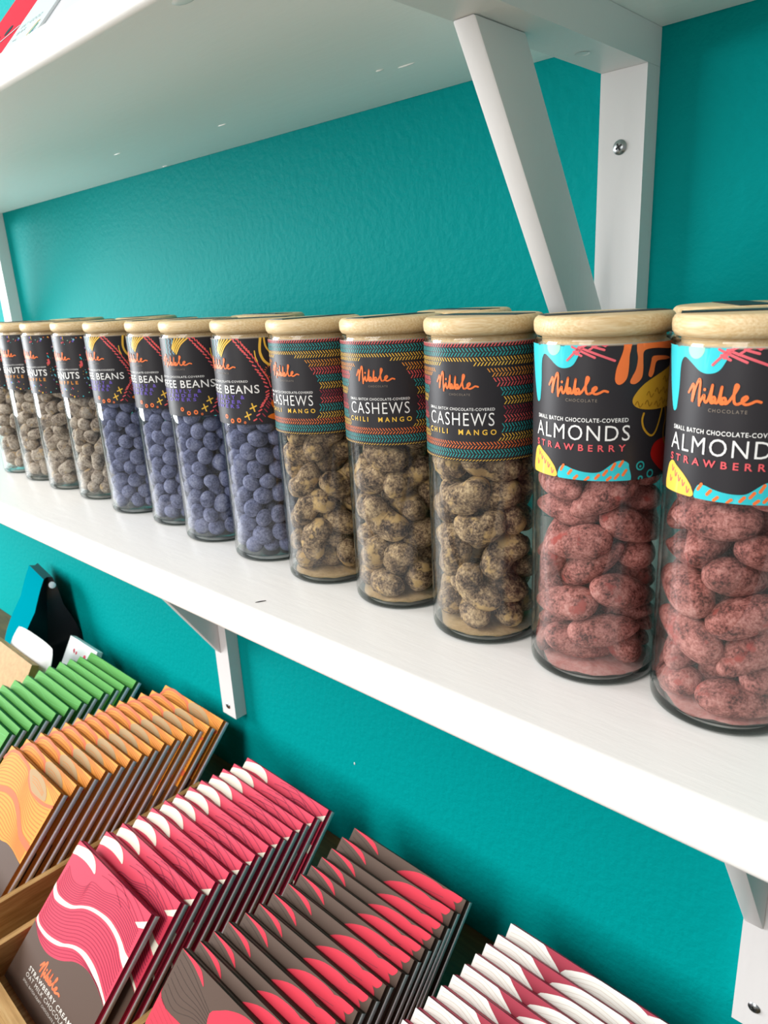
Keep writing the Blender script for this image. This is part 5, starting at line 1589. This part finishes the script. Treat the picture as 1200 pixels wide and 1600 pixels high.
# ------------------------------------------------------------------ things at the far left of the table
def pouch():
    t = empty('coffee_pouch', (-1.070, -.047, ZT), R_(-8))
    tag(t, 'black and teal side folded coffee pouch with white valve, standing by the wall', 'bag')
    M['film'] = mat('black_glossy_film', '14161C', .28, .5)
    M['tealfilm'] = mat('teal_glossy_film', '00808F', .5, .0)
    h, wx = .156, .042
    bm = bmesh.new()
    n = 14
    # front panel (-y) teal, back panel black, gussets black with an inward fold
    L = []
    for i in range(n + 1):
        s = i / n
        d = .040 * (1 - s) ** .85 + .006 + .010 * math.sin(math.pi * min(1, s * 1.4)) * (s < .72)
        z = h * s
        k = wx * (1 - .05 * s)
        fold = .016 * math.sin(math.pi * (.25 + .6 * s))
        yo = .022 * s
        L.append([(-k, -d + yo, z), (k, -d + yo, z), (k - fold, yo, z), (k, d + yo, z), (-k, d + yo, z), (-k + fold, yo, z)])
    V = [[bm.verts.new(p) for p in r] for r in L]
    for i in range(n):
        for j in range(6):
            f = bm.faces.new((V[i][j], V[i][(j + 1) % 6], V[i + 1][(j + 1) % 6], V[i + 1][j]))
            f.material_index = 1 if j == 0 else 0
    bm.faces.new(V[0][::-1]); bm.faces.new(V[-1])
    bmesh.ops.recalc_face_normals(bm, faces=bm.faces[:])
    mesh_obj('pouch_body', bm, [M['film'], M['tealfilm']], t)
    bm = bmesh.new(); lathe(bm, [(0, .0016), (.0035, .0014), (.0048, .0006), (.0050, -.001)], 20)
    o = mesh_obj('valve', bm, mat('white_valve', 'EDF1FA', .3), t, loc=(.0385, .026, h - .012))
    o.rotation_euler = (R_(10), R_(80), 0)
    return t
pouch()


def cushion(name, sx, sz, th, m, label, cat, loc, rot):
    bm = bmesh.new()
    nx, nz = 16, 18
    for sgn in (-1, 1):
        g = [[None] * (nz + 1) for _ in range(nx + 1)]
        for i in range(nx + 1):
            for k in range(nz + 1):
                u, v_ = 2 * i / nx - 1, 2 * k / nz - 1
                e = max(0, (1 - abs(u) ** 2.6)) * max(0, (1 - abs(v_) ** 4))
                rx = sx / 2 * (1 - .12 * max(0, v_) ** 6); 
                g[i][k] = bm.verts.new((u * rx, sgn * th / 2 * e ** .6, (v_ + 1) / 2 * sz - .25 * sz * .1 * max(0, v_) ** 4 * abs(u) ** 3))
        for i in range(nx):
            for k in range(nz):
                bm.faces.new((g[i][k], g[i + 1][k], g[i + 1][k + 1], g[i][k + 1]))
    bmesh.ops.remove_doubles(bm, verts=bm.verts, dist=.0002)
    bmesh.ops.recalc_face_normals(bm, faces=bm.faces[:])
    o = mesh_obj(name, bm, m, loc=loc); o.rotation_euler = rot
    return tag(o, label, cat)
M['whitepack'] = mat('white_glossy_pack', 'F2F1EF', .25)
M['kraft'] = wood('kraft_card', [(.3, 'A5804C'), (.5, 'B08B56'), (.7, 'BA9660')], (30, 30, 30), .6)
cushion('white_pouch', .125, .112, .022, M['whitepack'], 'white glossy pouch behind the tan card pack, left of the green bars', 'bag', (-.977, -.128, ZT + .001), (-R_(26), 0, 0))
kp = bbox_obj('kraft_pack', -.066, .066, 0, .010, 0, .105, M['kraft'], None, .0012, 2)
kp.location = (-.982, -.163, ZT + .0002); kp.rotation_euler = (-R_(30), 0, 0)
tag(kp, 'plain tan card pack leaning on the white pouch at the left edge', 'pack')
wc = empty('white_pack', (-.979, -.078, ZT + .0042)); wc.rotation_euler = (-R_(30), 0, 0)
tag(wc, 'white pack with pink spots peeking out behind the green bars', 'pack')
a = Art()
rnd = random.Random(4)
for k in range(16): a.disc(rnd.uniform(.05, .9), -rnd.uniform(.10, .5), rnd.uniform(.012, .03), 'pink', 1)
bm = bmesh.new()
box(bm, 0, .080, 0, .008, 0, .090, 0); bevel(bm, .0006, 1)
a.build(bm, lambda x, y, h: (x * WB, -h, .090 + y * WB), {'pink': 1}, None, .00005, .00004)
mesh_obj('printed_box', bm, [M['whitepack'], M['b_pink']], wc)

# ------------------------------------------------------------------ packs standing on the upper shelf
ZS = ZU + TU + .0002
M['redpack'] = mat('red_satin_pack', 'D81534', .5, .15)
M['greypack'] = mat('pale_grey_pack', 'E4E3E6', .35)
M['blackink'] = mat('black_print', '1F1A1C', .4)
M['greyink'] = mat('grey_print', '9B9B9E', .5)
M['goldink'] = mat('golden_print', 'E4B255', .5)
M['greenink'] = mat('green_print', '3E9A6A', .5)
M['blueink'] = mat('blue_print', '6E6FA8', .5)
t = empty('red_pack', (-.5035, -.1945, ZS + .0022)); t.rotation_euler = (-R_(40), 0, 0); tag(t, 'red pack with dark print on the upper shelf at top left corner', 'pack')
bm = bmesh.new(); box(bm, -.034, .034, -.003, .003, 0, .13); bevel(bm, .001, 2); mesh_obj('pack_body', bm, M['redpack'], t)
bm = bmesh.new(); aa = Art(); aa.disc(-.004, .019, .006, 'k', 1); aa.disc(.012, .024, .004, 'k', 1); aa.stroke([(-.03, .0125), (.0, .014), (.033, .020)], .0012, 'w', 2)
aa.build(bm, lambda x, y, h: (x, -.0031 - h, y), {'k': 0, 'w': 1}); mesh_obj('printed_panel', bm, [M['blackink'], M['whitepack']], t, False)
t = empty('snack_bar_pack', (-.4445, -.1950, ZS + .0020)); t.rotation_euler = (-R_(40), 0, 0); tag(t, 'white card pack with grey lettering and coloured corner print on the upper shelf', 'pack')
bm = bmesh.new(); box(bm, -.0235, .0235, -.003, .003, 0, .075); bevel(bm, .0006, 1); mesh_obj('carton', bm, M['whitepack'], t)
aa = Art()
put_text(aa, 'EAT GOOD', -.015, .012, .0132, .0162, 'g', 1, .0, 1.2)
put_text(aa, 'BAR', -.015, -.003, .0085, .0112, 'g', 1, .0, 1.2)
put_text(aa, '45g', -.015, -.0085, .0032, .0052, 'g', 1, .01, 1)
aa.stroke([(.0095, .0005), (.011, .004), (.0135, .0075), (.0165, .0085)], .0011, 'y', 1)
aa.stroke([(.0135, .0005), (.0150, .0035), (.0168, .0058)], .0016, 'n', 1)
aa.stroke([(.0150, .0012), (.0170, .0008), (.0190, .0020)], .0006, 'b', 1)
bm = bmesh.new(); aa.build(bm, lambda x, y, h: (x, -.0031 - h, y), {'g': 0, 'y': 1, 'n': 2, 'b': 3})
mesh_obj('printed_front', bm, [M['greyink'], M['goldink'], M['greenink'], M['blueink']], t, False)
t = empty('pale_pack', (-.3935, -.1930, ZS + .0022)); t.rotation_euler = (-R_(40), 0, 0); tag(t, 'pale grey pack beside the lettered white pack on the upper shelf', 'pack')
bm = bmesh.new(); box(bm, -.027, .027, -.003, .003, 0, .07); bevel(bm, .001, 2); mesh_obj('pack_body', bm, M['greypack'], t)
